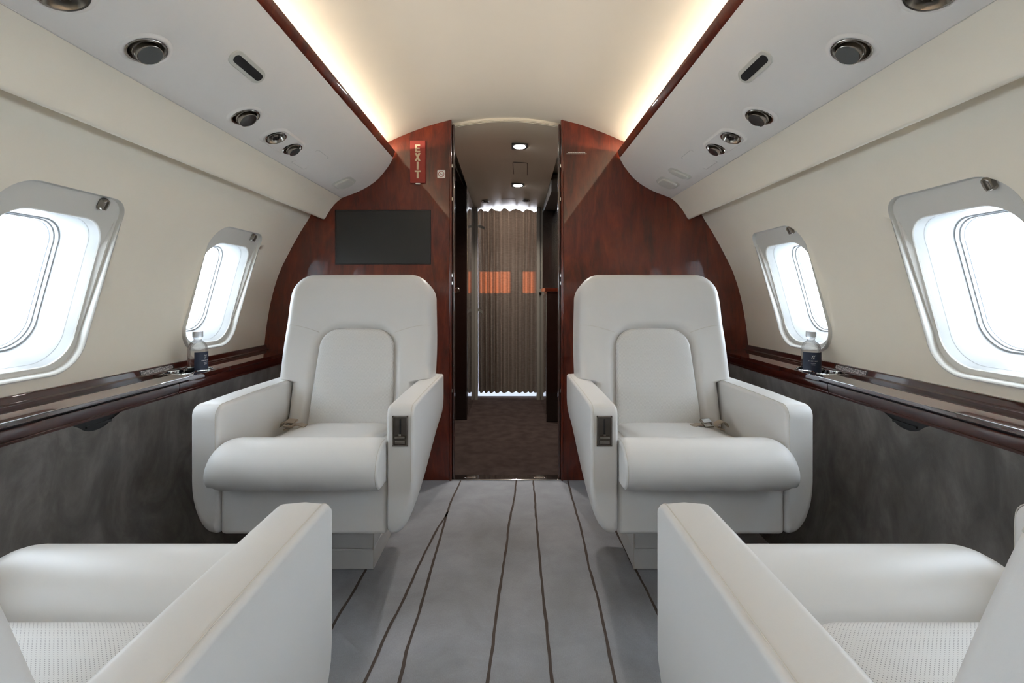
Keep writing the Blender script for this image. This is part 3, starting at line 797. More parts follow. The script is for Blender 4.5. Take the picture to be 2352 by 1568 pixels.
# exit sign
root = empty('exit_sign', (-.451, YF, 1.6275)); y = 0
bm = bmesh.new(); add_box(bm, -.039, .039, -.012, 0, -.1075, .1075, .0015, 2); finish('sign_plate', bm, 'sign_red', root)
bm = bmesh.new()
_bn = [0]
def bar(x0, x1, z0, z1):
    _bn[0] += 1; add_box(bm, x0, x1, -.0135-.00012*_bn[0], -.0118, z0, z1)
W = .0125
zt = .087; H = .040
bar(-W, -W+.0095, zt-H, zt); bar(-W, W, zt-.0075, zt); bar(-W, W-.002, zt-H/2-.0037, zt-H/2+.0037); bar(-W, W, zt-H, zt-H+.0075)
zt = .043
for sg in (1, -1):
    q = [(-W-.002, 0), (-W+.0085, 0), (W+.002, 1), (W-.0085, 1)]
    vs = [[bm.verts.new((sg*a, yy, zt-H+H*b)) for a, b in q] for yy in (-.0137+(.0002 if sg > 0 else 0), -.0118)]
    bm.faces.new(vs[0]); bm.faces.new(vs[1][::-1])
    for i in range(4): bm.faces.new((vs[0][i], vs[0][(i+1) % 4], vs[1][(i+1) % 4], vs[1][i]))
zt = -.001; bar(-.0050, .0050, zt-H, zt)
zt = -.045; bar(-.0050, .0050, zt-H, zt); bar(-W-.002, W+.002, zt-.0078, zt)
tag(finish('lettering', bm, 'sign_cream', root, smooth=0), 'cream letters reading EXIT downwards')
bm = bmesh.new(); add_box(bm, -.012, .012, -.010, 0, -.114, -.1075, .002, 2); finish('test_button', bm, 'white', root)
tag(root, 'red vertical EXIT sign with cream letters on the left mahogany bulkhead', 'exit sign')
# no smoking placard
root = empty('no_smoking_sign', (-.3325, YF, 1.567))
bm = bmesh.new(); rr = rrect(.0205, .0205, .004, 4); add_loft(bm, [[(a, -.0005, b) for a, b in rr], [(a, -.002, b) for a, b in rr]]); finish('plate', bm, 'white', root)
bm = bmesh.new()
N = 32; a_ = [[bm.verts.new((r*math.cos(2*PI*k/N), -.0024, r*math.sin(2*PI*k/N))) for k in range(N)] for r in (.0155, .0128)]
for k in range(N): bm.faces.new((a_[0][k], a_[0][(k+1) % N], a_[1][(k+1) % N], a_[1][k]))
add_box(bm, -.0145, .0145, -.0025, -.0021, -.0012, .0012, 0, 1, 0, Matrix.Rotation(math.radians(42), 4, 'Y'))
finish('prohibition_ring', bm, 'sign_red', root, smooth=0)
bm = bmesh.new(); add_box(bm, -.0085, .0060, -.0023, -.0021, -.0042, -.0016)
for k in range(3): add_box(bm, .0070+.0006*k, .0078+.0006*k, -.0023, -.0021, -.0005+.0030*k, .0021+.0030*k)
finish('cigarette', bm, 'black', root, smooth=0)
tag(root, 'small white square no smoking sign on the left bulkhead beside the doorway', 'sign')
# notice on the right bulkhead
bm = bmesh.new(); rnd = random.Random(3)
for zc, x0, x1 in ((1.6775, .315, .404), (1.6710, .308, .411)):
    x = x0
    while x < x1-.001:
        w = rnd.uniform(.0035, .012); add_box(bm, x, min(x+w, x1), YF-.0012, YF-.0002, zc-.0017, zc+.0017); x += w+.0013
tag(finish('notice', bm, 'white_print', smooth=0), 'tiny two line white print notice high on the right bulkhead', 'sign')
# screen
root = empty('monitor', (-.631, YF, 1.2445))
bm = bmesh.new(); add_box(bm, -.2455, .2455, -.001, .004, -.140, .140, .001, 1); finish('bezel', bm, 'black', root)
bm = bmesh.new(); add_box(bm, -.2415, .2415, -.0030, -.0008, -.1365, .1365, .001, 1); tag(finish('screen', bm, 'screen', root), 'switched off dark grey display')
tag(root, 'wide dark flat monitor set flush in the left mahogany bulkhead', 'monitor')

# ------------------------------------------------------------------ rear wall
bm = bmesh.new(); add_box(bm, -1.3, 1.3, YR-.1, YR-.03, 0, 1.95)
tag(finish('wall_rear', bm, 'wall', smooth=0), 'plain beige cabin wall behind the camera', 'wall', kind='structure')

# ------------------------------------------------------------------ seats
TH = math.radians(14.5); SN, CS = math.sin(TH), math.cos(TH)
BY0, BZ0, BL = .085, .440, .617
def smoothstep(a, b, x): t = max(0, min(1, (x-a)/(b-a))); return t*t*(3-2*t)
def back_w0(t): return .243+(.297-.243)*smoothstep(.176, .190, t)-.012*smoothstep(.30, .60, t)
BR = .088
def back_w(t):
    w = back_w0(t); d = t-(BL-BR)
    return w-BR+math.sqrt(max(0, BR*BR-d*d)) if d > 0 else w
def pad_sd(x, t):
    hw = .166-.020*max(0, min(1, t/.38)); top = .390; r = .078
    dx = abs(x)-(hw-r); dt = t-(top-r)
    return math.hypot(max(dx, 0), max(dt, 0))+min(max(dx, dt), 0)-r
def back_front(x, t):
    w = back_w0(t); r = .034
    f = .010*smoothstep(.40, .50, t)-.006*smoothstep(.50, .62, t)
    f += .012*(1-smoothstep(.0, .35, t))*0
    f -= .024*(1-smoothstep(-.012, .026, pad_sd(x, t)))
    f += .005*math.cos(min(1, abs(x)/.297)*PI/2)*smoothstep(.42, .5, t)
    ex, et = abs(x)-(w-BR), t-(BL-BR)
    d = BR-math.hypot(ex, et) if ex > 0 and et > 0 else min(w-abs(x), BL-t)
    if d < r: f -= r-math.sqrt(max(0, r*r-(r-d)**2))
    return f
def BP(x, t, f):   # lean frame -> seat local; f forward
    return (x, BY0+SN*t-CS*f, BZ0+CS*t+SN*f)

def make_seat(mside, name='cabin_seat'):
    """mside=+1: aisle arm on local +x. Seat faces local -y. All x values below are for +1."""
    root = empty(name)
    def fin(nm, bm, mt, lab=None, parent=None, smooth=35):
        if mside < 0:
            for v in bm.verts: v.co.x = -v.co.x
        o = finish(nm, bm, mt, parent or root, smooth=smooth)
        if lab: tag(o, lab)
        return o
    # pedestal
    bm = bmesh.new()
    add_box(bm, -.137, .137, -.060, .24, .070, .26, .006, 3); add_box(bm, -.139, .139, -.063, .243, 0, .071, .005, 3)
    fin('pedestal', bm, 'leather')
    bm = bmesh.new(); add_tube(bm, [(.1375, -.0615, .002), (.1375, -.0605, .07), (.137, -.060, .24)], .0018, 6); fin('piping', bm, 'seam')
    # skirt
    bm = bmesh.new(); add_box(bm, -.248, .246, -.290, .22, .238, .415, .014, 4); fin('skirt', bm, 'leather')
    # arms
    def arm(sx, tilt):
        def zt(y): 
            d = -.300+.034-y
            z = .622 if d <= 0 else .622-.034+math.sqrt(max(0, .034**2-d*d))
            return z-.006*smoothstep(-.1, .3, y)
        def zb(y):
            if y < -.272: d = -.272-y; return .240+.028-math.sqrt(max(0, .028**2-d*d))
            return .240+.13*smoothstep(-.26, .34, y)*1.05
        ys = [-.300, -.2985, -.295, -.290, -.283, -.275, -.268, -.255, -.23, -.19, -.14, -.08, 0, .08, .16, .22, .26, .285, .294, .299, .301]
        ins = {-.300: .0095, -.2985: .0055, -.295: .0024, -.290: .0006, .294: .002, .299: .005, .301: .010}
        rings = []
        xi, xo = .247, .328
        for y in ys:
            a = zt(y); b = zb(y); k = ins.get(y, 0); lo = b+k; hi = a-k; i0, o0 = xi+k, xo-k; r = .013; pts = []
            bb = .145; aa = min(.064, o0-i0-.006)
            if bb > hi-lo-.05: bb = hi-lo-.05
            pts += [(i0, lo+.012), (i0, lo+(hi-lo)*.3), (i0, lo+(hi-lo)*.6), (i0, hi-r)]
            for q in range(1, 6): an = PI-PI/2*q/5; pts.append((i0+r+r*math.cos(an), hi-r+r*math.sin(an)))
            pts.append(((i0+o0)/2, hi+.0025))
            for q in range(0, 6): an = PI/2-PI/2*q/5; pts.append((o0-.009+.009*math.cos(an), hi-.009+.009*math.sin(an)))
            pts += [(o0, lo+bb+(hi-lo-bb)*.55), (o0, lo+bb+(hi-lo-bb)*.2)]
            for q in range(0, 9): an = PI/2*q/8; pts.append((o0-aa+aa*math.cos(an), lo+bb-bb*math.sin(an)))
            pts.append((i0+.008, lo+.001))
            rings.append([(sx*px, y, pz) for px, pz in pts])
        bm = bmesh.new(); add_loft(bm, rings)
        o = fin('armrest', bm, 'leather', smooth=50)
        bm = bmesh.new()
        px = (xo-.0085) if sx > 0 else (xi+.0075)
        path = [(sx*px, -.3003, z) for z in (.40, .5, .58)]
        for q in range(1, 7): an = PI-PI/2*q/6; path.append((sx*px, -.300+.034+.0338*math.cos(an), .588+.0342*math.sin(an)))
        path += [(sx*px, y, zt(y)+.0004) for y in (-.2, -.1, 0, .1, .2, .285)]
        add_tube(bm, path, .0010, 6)
        fin('piping', bm, 'seam', parent=o)
        return o
    aisle = arm(1, 0); arm(-1, 0)
    # seat control on the aisle arm
    bm = bmesh.new(); cx, cz = .2885, .5495; hw, hz = .0225, .0445
    fw = .0038
    for a in ((cx-hw, cx-hw+fw, cz-hz, cz+hz), (cx+hw-fw, cx+hw, cz-hz, cz+hz), (cx-hw, cx+hw, cz+hz-fw, cz+hz), (cx-hw, cx+hw, cz-hz, cz-hz+fw)):
        add_box(bm, a[0], a[1], -.3045, -.298, a[2], a[3], .0008, 2)
    ctl = fin('seat_control', bm, 'metal', 'brushed metal recline control frame', aisle)
    bm = bmesh.new(); add_box(bm, cx-hw+.001, cx+hw-.001, -.3008, -.298, cz-hz+.001, cz+hz-.001); fin('control_plate', bm, 'metal_dark', parent=ctl, smooth=0)
    bm = bmesh.new(); rr = rrect(.0026, .0235, .0025, 5, cx, cz+.012); add_loft(bm, [[(a, -.3005, b) for a, b in rr], [(a, -.3014, b) for a, b in rr]]); fin('slot', bm, 'black', parent=ctl)
    bm = bmesh.new(); add_box(bm, cx-.0150, cx+.0150, -.3085, -.300, cz-.0215, cz-.0135, .0012, 2); add_box(bm, cx-.004, cx+.004, -.306, -.300, cz-.014, cz-.008, .001, 2)
    fin('lever', bm, 'metal', 'small metal slide lever', ctl)
    bm = bmesh.new(); add_box(bm, cx-.0150, cx+.0150, -.3040, -.300, cz-.0385, cz-.0285, .0012, 2); fin('latch', bm, 'metal', parent=ctl)
    # cushion with rolled nose
    prof = spline([(.20, .405), (.0, .400), (-.20, .398), (-.335, .396), (-.362, .402), (-.382, .424), (-.389, .455), (-.382, .486), (-.360, .512), (-.325, .526), (-.285, .525), (-.250, .514), (-.222, .492), (-.205, .470), (-.15, .462), (0, .448), (.12, .440), (.20, .436)], 4)
    x0, x1 = -.2455, .2455; xs = []
    for k in range(9): xs.append(x0+.055*(1-math.cos(PI/2*k/8)))
    for k in range(1, 12): xs.append(x0+.055+(x1-.020-x0-.055)*k/12)
    for k in range(7): xs.append(x1-.020+.020*math.sin(PI/2*k/6))
    rings = []
    for x in xs:
        d0, d1 = x-x0, x1-x
        h = 0
        if d0 < .055: h = .055-math.sqrt(max(0, .055**2-(.055-d0)**2))
        h2 = 0
        if d1 < .020: h2 = .020-math.sqrt(max(0, .020**2-(.020-d1)**2))
        ring = []
        for y, z in prof:
            wz = (z-.398)/.128; wy = smoothstep(-.25, -.389, -abs(y)) if y < 0 else 0
            wy = max(0, min(1, (-.25-y)/.139))
            zz = z-h*.95*max(0, wz)-h2*.7*max(0, wz); yy = y+h*.55*wy+h2*.5*wy
            if z < .41 and y < -.3: zz = z+h*.25+h2*.4
            ring.append((x, yy, zz))
        rings.append(ring)
    bm = bmesh.new(); add_loft(bm, rings); cu = fin('seat_cushion', bm, 'leather', smooth=60)
    bm = bmesh.new()   # piping of the nose end
    k = len(xs)-4
    add_tube(bm, [rings[k][i] for i in range(8, 44)], .0010, 6)
    fin('piping', bm, 'seam', parent=cu)
    # perforated seat pad
    def pillow(outline, fn, prof_):
        cx = sum(p[0] for p in outline)/len(outline); cy = sum(p[1] for p in outline)/len(outline)
        rings = []
        for sc_, h in prof_: rings.append([fn(cx+(p[0]-cx)*sc_, cy+(p[1]-cy)*sc_, h) for p in outline])
        bm = bmesh.new(); vv = add_loft(bm, rings, True, True, False)
        c = bm.verts.new(fn(cx, cy, prof_[-1][1])); r = vv[-1]
        for i in range(len(r)): bm.faces.new((r[i], r[(i+1) % len(r)], c))
        return bm
    ol = rrect(.164, .178, 0, 10, 0, -.032, radii=(.03, .03, .055, .055))
    ol2 = []
    for i, p in enumerate(ol):
        q = ol[(i+1) % len(ol)]; n = max(1, int(math.dist(p, q)/.03))
        for k in range(n): ol2.append((p[0]+(q[0]-p[0])*k/n, p[1]+(q[1]-p[1])*k/n))
    base_z = lambda y: .484-.11*(y+.2)
    bm = pillow(ol2, lambda x, y, h: (x, y, base_z(y)-.020+h), [(1, -.01), (1, .006), (.995, .013), (.985, .018), (.965, .0225), (.93, .027), (.85, .031), (.7, .034), (.45, .036), (.2, .037)])
    sp = fin('seat_pad', bm, 'perf_seat', smooth=60)
    # backrest
    ts = [BL*k/60 for k in range(55)]; tend = ts[-1]
    ts = sorted(set([t for t in ts if t < BL-BR-.004]+[.176+.002*k for k in range(9)]+[BL-BR+BR*math.sin(PI/2*k/26) for k in range(0, 27)]))
    NXF = 72; rings = []
    D = .165
    for t in ts:
        w = back_w(t); r = min(.034, w); rs = .052
        ring = []
        us = []
        for i in range(NXF+1):
            u = -1+2*i/NXF; us.append(w*math.sin(u*PI/2)*.55+w*u*.45)
        for x in us: ring.append(BP(x, t, back_front(x, t)))
        # flank and rear
        dtop = max(0, BL-t); rb = .055
        dd = D-(0 if dtop > rb else rb-math.sqrt(max(0, rb*rb-(rb-dtop)**2)))
        wide = .006
        for f in (.2, .5, .8): 
            fr = back_front(us[-1], t); ring.append(BP(w+wide*f, t, fr+(-dd+rb*min(1, dd/.11)-fr)*f))
        for q in range(0, 6): an = PI/2*q/5; ring.append(BP(w+wide-rb+rb*math.cos(an), t, -(dd-rb)-rb*math.sin(an)))
        for x in (.5, 0, -.5): ring.append(BP(x*w, t, -dd-.004))
        for q in range(5, -1, -1): an = PI/2*q/5; ring.append(BP(-(w+wide-rb+rb*math.cos(an)), t, -(dd-rb)-rb*math.sin(an)))
        for f in (.8, .5, .2):
            fr = back_front(us[0], t); ring.append(BP(-(w+wide*f), t, fr+(-dd+rb*min(1, dd/.11)-fr)*f))
        rings.append(ring)
    bm = bmesh.new(); add_loft(bm, rings)
    bk = fin('backrest', bm, 'leather', smooth=50)
    bm = bmesh.new()
    for sg in (-1, 1):
        bm = bmesh.new(); pts = [(sg*(.150+.135*k/10), .372+.030*math.sin(k/10*PI/2)) for k in range(11)]
        add_tube(bm, [BP(x, t, back_front(x, t)+.0002) for x, t in pts], .0010, 6)
        fin('seam', bm, 'seam', parent=bk)
    # back pad
    hw0, hw1, top, r = .163, .147, .388, .076; ol = []
    ol.append((hw0, -.01))
    for k in range(1, 12): ol.append((hw0+(hw1-hw0)*k/12, -.01+(top-r+.01)*k/12))
    for k in range(11): an = PI/2*k/10; ol.append((hw1-r+r*math.cos(an), top-r+r*math.sin(an)))
    for k in range(1, 8): ol.append(((hw1-r)*(1-2*k/8), top+.002*math.sin(PI*k/8)))
    ol += [(-x, t) for x, t in ol[12:23][::-1]]+[(-x, t) for x, t in ol[:12][::-1]]
    for k in range(1, 10): ol.append((-hw0+2*hw0*k/10, -.01))
    bm = pillow(ol, lambda x, t, h: BP(x, t, h-.026), [(1, -.002), (1, .010), (.994, .018), (.982, .0245), (.962, .0295), (.93, .033), (.86, .036), (.72, .0385), (.5, .040), (.25, .041)])
    fin('back_pad', bm, 'perf_back', 'perforated backrest pad', smooth=60)
    # lap belt on the window side
    bm = bmesh.new()
    def strap(pts, w, th=.0022):
        prev = None
        for i, p in enumerate(pts):
            p = Vector(p); q = [bm.verts.new(p+Vector((0, a, b))) for a, b in ((-w/2, 0), (w/2, 0), (w/2, th), (-w/2, th))]
            if prev:
                for k in range(4): bm.faces.new((prev[k], prev[(k+1) % 4], q[(k+1) % 4], q[k]))
            else: bm.faces.new(q[::-1])
            prev = q
        bm.faces.new(prev)
    x0b = -.236
    strap([(x0b, .050, .462), (x0b+.010, .040, .478), (x0b+.028, .030, .487), (x0b+.048, .024, .481), (x0b+.060, .020, .472), (x0b+.048, .016, .464), (x0b+.030, .018, .462)], .034, .0028)
    belt = fin('seat_belt', bm, 'belt', 'tan lap belt')
    kx = .050 if mside > 0 else .088
    bm = bmesh.new(); strap([(x0b+kx+.010, .016, .476), (x0b+kx+.035, .012, .480), (x0b+kx+.058, .010, .474)], .032, .003)
    fin('belt_end', bm, 'belt', parent=belt)
    bm = bmesh.new(); mxb = Matrix.Translation((x0b+kx+.004, .008, .486)) @ Matrix.Rotation(math.radians(-14), 4, 'Z') @ Matrix.Rotation(math.radians(32), 4, 'X')
    add_box(bm, -.019, .019, .012, .019, -.004, .005, .002, 2, 0, mxb); add_box(bm, -.019, .019, -.019, -.012, -.004, .005, .002, 2, 0, mxb)
    add_box(bm, -.019, -.013, -.016, .016, -.0035, .0045, .002, 2, 0, mxb); add_box(bm, .013, .019, -.016, .016, -.0035, .0045, .002, 2, 0, mxb)
    add_box(bm, -.0175, .0175, -.003, .014, .003, .0065, .0015, 2, 0, mxb)
    bk_ = fin('buckle', bm, 'belt' if mside > 0 else 'metal', 'lap belt buckle', belt)
    bm = bmesh.new(); add_box(bm, .216, .243, .00, .022, .462, .474, .003, 2); fin('belt_tongue', bm, 'chrome', 'bright metal belt tongue', belt)
    return root
SX = .5875
A = make_seat(1); B = make_seat(-1)
A.location = (-SX, 1.640, 0); B.location = (SX, 1.640, 0)
A2 = copy_tree(A); A2.location = (SX, .440, 0); A2.rotation_euler = (0, 0, PI)
B2 = copy_tree(B); B2.location = (-SX, .440, 0); B2.rotation_euler = (0, 0, PI)
for nr, sh in ((A2, -.022), (B2, -.045)):      # the foreground backs are reclined a little further
    for ch in nr.children:
        if ch.name.startswith(('backrest', 'back_pad')):
            th = math.radians(-3); ch.rotation_euler.x = th
            ch.location.y = sh+BY0-(BY0*math.cos(th)-BZ0*math.sin(th)); ch.location.z = BZ0-(BY0*math.sin(th)+BZ0*math.cos(th))
        if ch.name.startswith('seat_pad'): ch.data = ch.data.copy()
for fr_ in (A, B):
    for ch in fr_.children:
        if ch.name.startswith('seat_pad'): ch.data.materials[0] = M['leather']
tag(A, 'ivory leather cabin seat facing the camera below the wall monitor', 'seat', 'ivory leather cabin seats')
tag(B, 'ivory leather cabin seat facing the camera, right of the doorway', 'seat', 'ivory leather cabin seats')
tag(A2, 'ivory leather cabin seat facing forward in the right foreground, cut by the frame', 'seat', 'ivory leather cabin seats')
tag(B2, 'ivory leather cabin seat facing forward in the left foreground, cut by the frame', 'seat', 'ivory leather cabin seats')

# ------------------------------------------------------------------ galley passage beyond the doorway
GY0, GY1 = 2.39, 4.15
def gz(y): return 1.861-.050*(y-2.42)
bm = bmesh.new(); add_box(bm, -1.0, 1.0, 2.36, 4.28, -.03, .004)
tag(finish('floor', bm, 'brown_carpet', smooth=0), 'dark brown carpet of the passage beyond the doorway', 'floor', kind='structure')
bm = bmesh.new(); add_box(bm, -.28, .28, 2.342, 2.395, -.004, .006, .002, 2)
o = finish('threshold', bm, 'black_wood'); tag(o, 'black gloss threshold strip across the doorway floor', 'threshold')
bm = bmesh.new(); add_box(bm, -.28, .28, 2.336, 2.343, 0, .006, .002, 2); tag(finish('edge_strip', bm, 'chrome', o), 'bright metal edge')
for x in (-.187, .172):
    bm = bmesh.new(); rr = rrect(.034, .014, .0138, 8, x, 2.368)
    add_loft(bm, [[(a, b, .005) for a, b in rr], [(x+(a-x)*.95, 2.368+(b-2.368)*.9, .0075) for a, b in rr], [(x+(a-x)*.7, 2.368+(b-2.368)*.5, .0080) for a, b in rr]])
    finish('floor_latch', bm, 'chrome', o, smooth=50)
# ceiling of the passage
bm = bmesh.new()
def gc(u, v):
    a = abs(v); z = gz(u)-.40*min(a, .30)**2
    if a > .30: z -= .24*(a-.30)+2.2*(a-.30)**2
    return (v, u, z)
sheet(bm, gc, GY0-.005, GY1+.12, -.31, .31, 30, 40)
for s in (-1, 1):
    sheet(bm, lambda u, v, s=s: (s*v, u, 1.838), GY0-.005, GY1+.12, .31, .62, 2, 2)
    sheet(bm, lambda u, v, s=s: (s*.31, u, gc(u, .31)[2]+(1.838-gc(u, .31)[2])*v), GY0-.005, GY1+.12, 0, 1, 20, 1)
o = finish('ceiling', bm, 'galley_ceiling', smooth=60, recalc=False)
tag(o, 'satin grey vaulted ceiling of the passage beyond the doorway', 'ceiling', kind='structure')
bm = bmesh.new()
add_tube(bm, [(x/20*.285, GY0+.012, gz(2.4)-.40*(x/20*.285)**2-.003) for x in range(-20, 21)], .0016, 8)
tag(finish('ceiling_edge', bm, 'cream_plastic', o), 'pale edge bead of the vault')
bm = bmesh.new(); sheet(bm, lambda u, v: (u, GY0+.004-.004*v, ceil_z(u)+.002-.020*v), -.31, .31, 0, 1, 40, 1)
finish('vault_front', bm, 'ceiling', o, smooth=0, recalc=False)
bm = bmesh.new(); zc = lambda x, y: gz(y)-.40*x*x-.001
hp = [(.042, 3.28), (.036, 3.04), (.040, 3.03), (.128, 3.03), (.133, 3.04), (.140, 3.28)]
add_tube(bm, [(x, y, zc(x, y)) for x, y in hp], .0016, 6)
hp = [(-.06, 4.04), (-.06, 3.96), (.06, 3.96), (.06, 4.04)]
add_tube(bm, [(x, y, zc(x, y)) for x, y in hp], .0016, 6)
tag(finish('hatch_line', bm, 'black', o), 'dark outline of the ceiling hatch')
for i, (x, y) in enumerate(((.076, 2.745), (.076, 3.545))):
    root = empty('downlight', (x, y, zc(x, y)))
    bm = bmesh.new(); add_box(bm, -.049, .049, -.049, .049, -.004, .004, .002, 2); finish('frame', bm, 'black', root)
    bm = bmesh.new(); add_lathe(bm, [(.036, -.0035), (.035, -.0055), (.001, -.006)], 32); tag(finish('lens', bm, 'downlight', root), 'glowing round lens')
    lp = bpy.data.lights.new('downlight_lamp', 'SPOT'); lp.energy = 13.0; lp.color = (1, .93, .85); lp.spot_size = math.radians(130); lp.spot_blend = .6; lp.shadow_soft_size = .03
    lo = bpy.data.objects.new('lamp', lp); link(lo, root); lo.location = (0, 0, -.012)
    tag(root, 'lit square framed downlight in the passage ceiling, %s' % ('nearer the doorway' if i == 0 else 'nearer the curtain'), 'downlight', 'passage downlights')
for x, nm in ((-.203, 'left'), (.155, 'right')):
    y = 3.98; root = empty('air_vent', (x, y, zc(x, y)))
    bm = bmesh.new(); add_lathe(bm, [(.036, -.001), (.035, -.006), (.030, -.005), (.026, .001), (.001, .002)], 28); finish('bowl', bm, 'metal_dark', root)
    bm = bmesh.new(); add_lathe(bm, [(.014, .0), (.013, -.010), (.009, -.012), (.001, -.010)], 20); finish('nozzle', bm, 'metal_dark', root)
    tag(root, 'small dark air vent above the curtain, the %s of the pair' % nm, 'air vent', 'vents above the curtain')
# left closet
root = empty('tall_closet', (-.45, 3.46, 0))
def finr(nm, bm, mt, root, lab=None, smooth=35):
    for v in bm.verts: v.co -= Vector(root.location)
    o = finish(nm, bm, mt, root, smooth=smooth)
    if lab: tag(o, lab)
    return o
bm = bmesh.new(); add_box(bm, -.615, -.3105, 3.46, 4.12, 0.006, 1.815, .002, 2); finr('body', bm, 'black_wood', root)
bm = bmesh.new(); add_box(bm, -.3105, -.3075, 3.50, 4.11, .03, 1.72); finr('side_panel', bm, 'mirror', root, 'polished panel mirroring the curtain')
bm = bmesh.new(); add_lathe(bm, [(.021, 0), (.021, .004), (.017, .006), (.015, .003), (.001, .003)], 32, mx=Matrix.Translation((-.385, 3.459, .985)) @ Matrix.Rotation(PI/2, 4, 'X'))
add_box(bm, -.388, -.382, 3.450, 3.457, .968, 1.002, .001, 1); add_box(bm, -.423, -.420, 3.455, 3.460, .965, 1.005, .0005, 1)
finr('latch', bm, 'metal', root, 'round metal flush latch')
tag(root, 'tall black gloss closet on the left of the passage', 'closet')
# left black rail and grey soffit
bm = bmesh.new(); add_box(bm, -.365, -.330, 2.42, 3.46, 1.765, 1.815, .004, 2, 0)
tag(finish('ceiling_rail', bm, 'black_wood'), 'black rail under the left edge of the passage ceiling', 'rail')
# right galley counter and upper cabinet
root = empty('galley_counter', (.45, 3.4, 0))
bm = bmesh.new(); add_box(bm, .287, .615, 3.40, 4.12, .006, .972, .002, 2); finr('body', bm, 'black_wood', root)
bm = bmesh.new(); add_box(bm, .2845, .2870, 3.44, 4.10, .05, .95); finr('side_panel', bm, 'mirror', root, 'polished panel mirroring the curtain')
bm = bmesh.new(); add_box(bm, .272, .615, 3.385, 4.12, .974, 1.004, .004, 3); finr('countertop', bm, 'chrome', root, 'bright metal edged countertop')
tag(root, 'black gloss galley counter with bright metal top, right of the passage', 'counter')
root = empty('galley_cabinet', (.5, 3.9, 1.0))
bm = bmesh.new(); add_box(bm, .300, .40, 4.00, 4.12, 1.006, 1.69, .002, 2); add_box(bm, .40, .615, 3.385, 4.12, 1.006, 1.69, .002, 2); finr('body', bm, 'black_wood', root)
bm = bmesh.new(); add_box(bm, .312, .615, 3.30, 4.12, 1.692, 1.82, .006, 2); finr('top_panel', bm, 'grey_panel', root, 'dark grey soffit panel')
tag(root, 'black gloss upper cabinet standing over the galley counter', 'cabinet')
# passage side walls (behind the bulkheads)
for s in (-1, 1):
    bm = bmesh.new(); add_box(bm, min(s*.62, s*.66), max(s*.62, s*.66), 2.39, 4.3, 0, 1.9)
    tag(finish('wall_'+('left' if s < 0 else 'right'), bm, 'grey_panel', smooth=0), 'dark side wall of the passage, %s side' % ('left' if s < 0 else 'right'), 'wall', kind='structure')
# cockpit doorway jambs
for s, x0, x1 in ((-1, -.309, -.279), (1, .254, .285)):
    bm = bmesh.new(); add_box(bm, x0, x1, 4.125, 4.175, 0.0, gz(4.15)-.03, .004, 2)
    bx0, bx1 = (-.62, -.30) if s < 0 else (.28, .62)
    add_box(bm, bx0, bx1, 4.145, 4.175, 0, 1.9)
    trim_n += 1
    tag(finish('trim_%d' % trim_n, bm, 'jamb'), 'taupe door jamb on the %s of the cockpit curtain' % ('left' if s < 0 else 'right'), 'trim', kind='structure')
# curtain
bm = bmesh.new(); NX, NZ = 260, 40; vv = []
for i in range(NX+1):
    u = i/NX; col = []
    for j in range(NZ+1):
        v = j/NZ
        x = -.288+.552*u+.012*(1-v)*math.sin(u*3)*0
        ph = 2*PI*(10*u+.45*math.sin(6*u))
        amp = (.029+.006*math.sin(9*u))*(1-.25*v)
        amp *= 1-.55*smoothstep(.55, .8, u)*(1-v*.7)
        y = 4.226+amp*math.sin(ph)+.006*math.sin(u*14+v*3)
        xx = x+.004*math.cos(ph)-(.012*(1-v)*(u-.5))
        z0 = .052+.004*math.sin(ph+1); z1 = 1.738+.012*math.sin(2*PI*5*u)-.05*(u-.5)**2
        col.append(bm.verts.new((xx, y, z0+(z1-z0)*v)))
    vv.append(col)
for i in range(NX):
    for j in range(NZ): bm.faces.new((vv[i][j], vv[i+1][j], vv[i+1][j+1], vv[i][j+1]))
o = finish('curtain', bm, 'curtain', smooth=180, recalc=False)
tag(o, 'pleated taupe curtain closing the far end of the passage', 'curtain')
bm = bmesh.new()
for z, L in ((1.565, .065), (.80, .045)):
    rings = [[(-.283+L*k/8, 4.185+.004*math.sin(k), z-.020*(k/8)**2+dz), (-.283+L*k/8, 4.188+.004*math.sin(k), z-.020*(k/8)**2+dz)] for k in range(9) for dz in (0,)]
    prev = None
    for k in range(9):
        x = -.283+L*k/8; y = 4.178-.003*math.sin(k/8*PI); zz = z-.022*(k/8)**2
        q = (bm.verts.new((x, y, zz)), bm.verts.new((x, y, zz+.026)))
        if prev: bm.faces.new((prev[0], q[0], q[1], prev[1]))
        prev = q
bmesh.ops.solidify(bm, geom=list(bm.faces), thickness=.003)
tag(finish('tieback', bm, 'jamb', o), 'short fabric tieback strap')
# cockpit beyond, open to the daylight above an added panel that shapes the sun patches
bm = bmesh.new(); add_box(bm, -.66, .66, 4.285, 5.2, -.03, .002)
tag(finish('floor', bm, 'cockpit', smooth=0), 'pale daylit cockpit floor behind the curtain', 'floor', kind='structure')
bm = bmesh.new(); YP = 4.92  # unseen panel, added so its openings cut the sun into patches on the curtain
def wallp(x0, x1, z0, z1): add_box(bm, x0, x1, YP, YP+.02, z0, z1)
xs = (-.66, -.27, .015, .13, .245, .66); zs = (0, 1.045, 1.245, 1.86)
for i in range(5):
    for j in range(3):
        if j == 1 and i in (1, 3): continue
        wallp(xs[i], xs[i+1], zs[j], zs[j+1])
tag(finish('wall_front', bm, 'cockpit', smooth=0), 'unseen panel added behind the curtain, its two openings shape the sun patches', 'wall', kind='structure')
bm = bmesh.new(); add_box(bm, -1.3, 1.3, 4.272, 4.29, 1.768, 2.05)  # header added to keep sun from leaking in over the passage ceiling
for s in (-1, 1): add_box(bm, min(s*.64, s*.66), max(s*.64, s*.66), 4.3, 4.95, 0, 1.86)
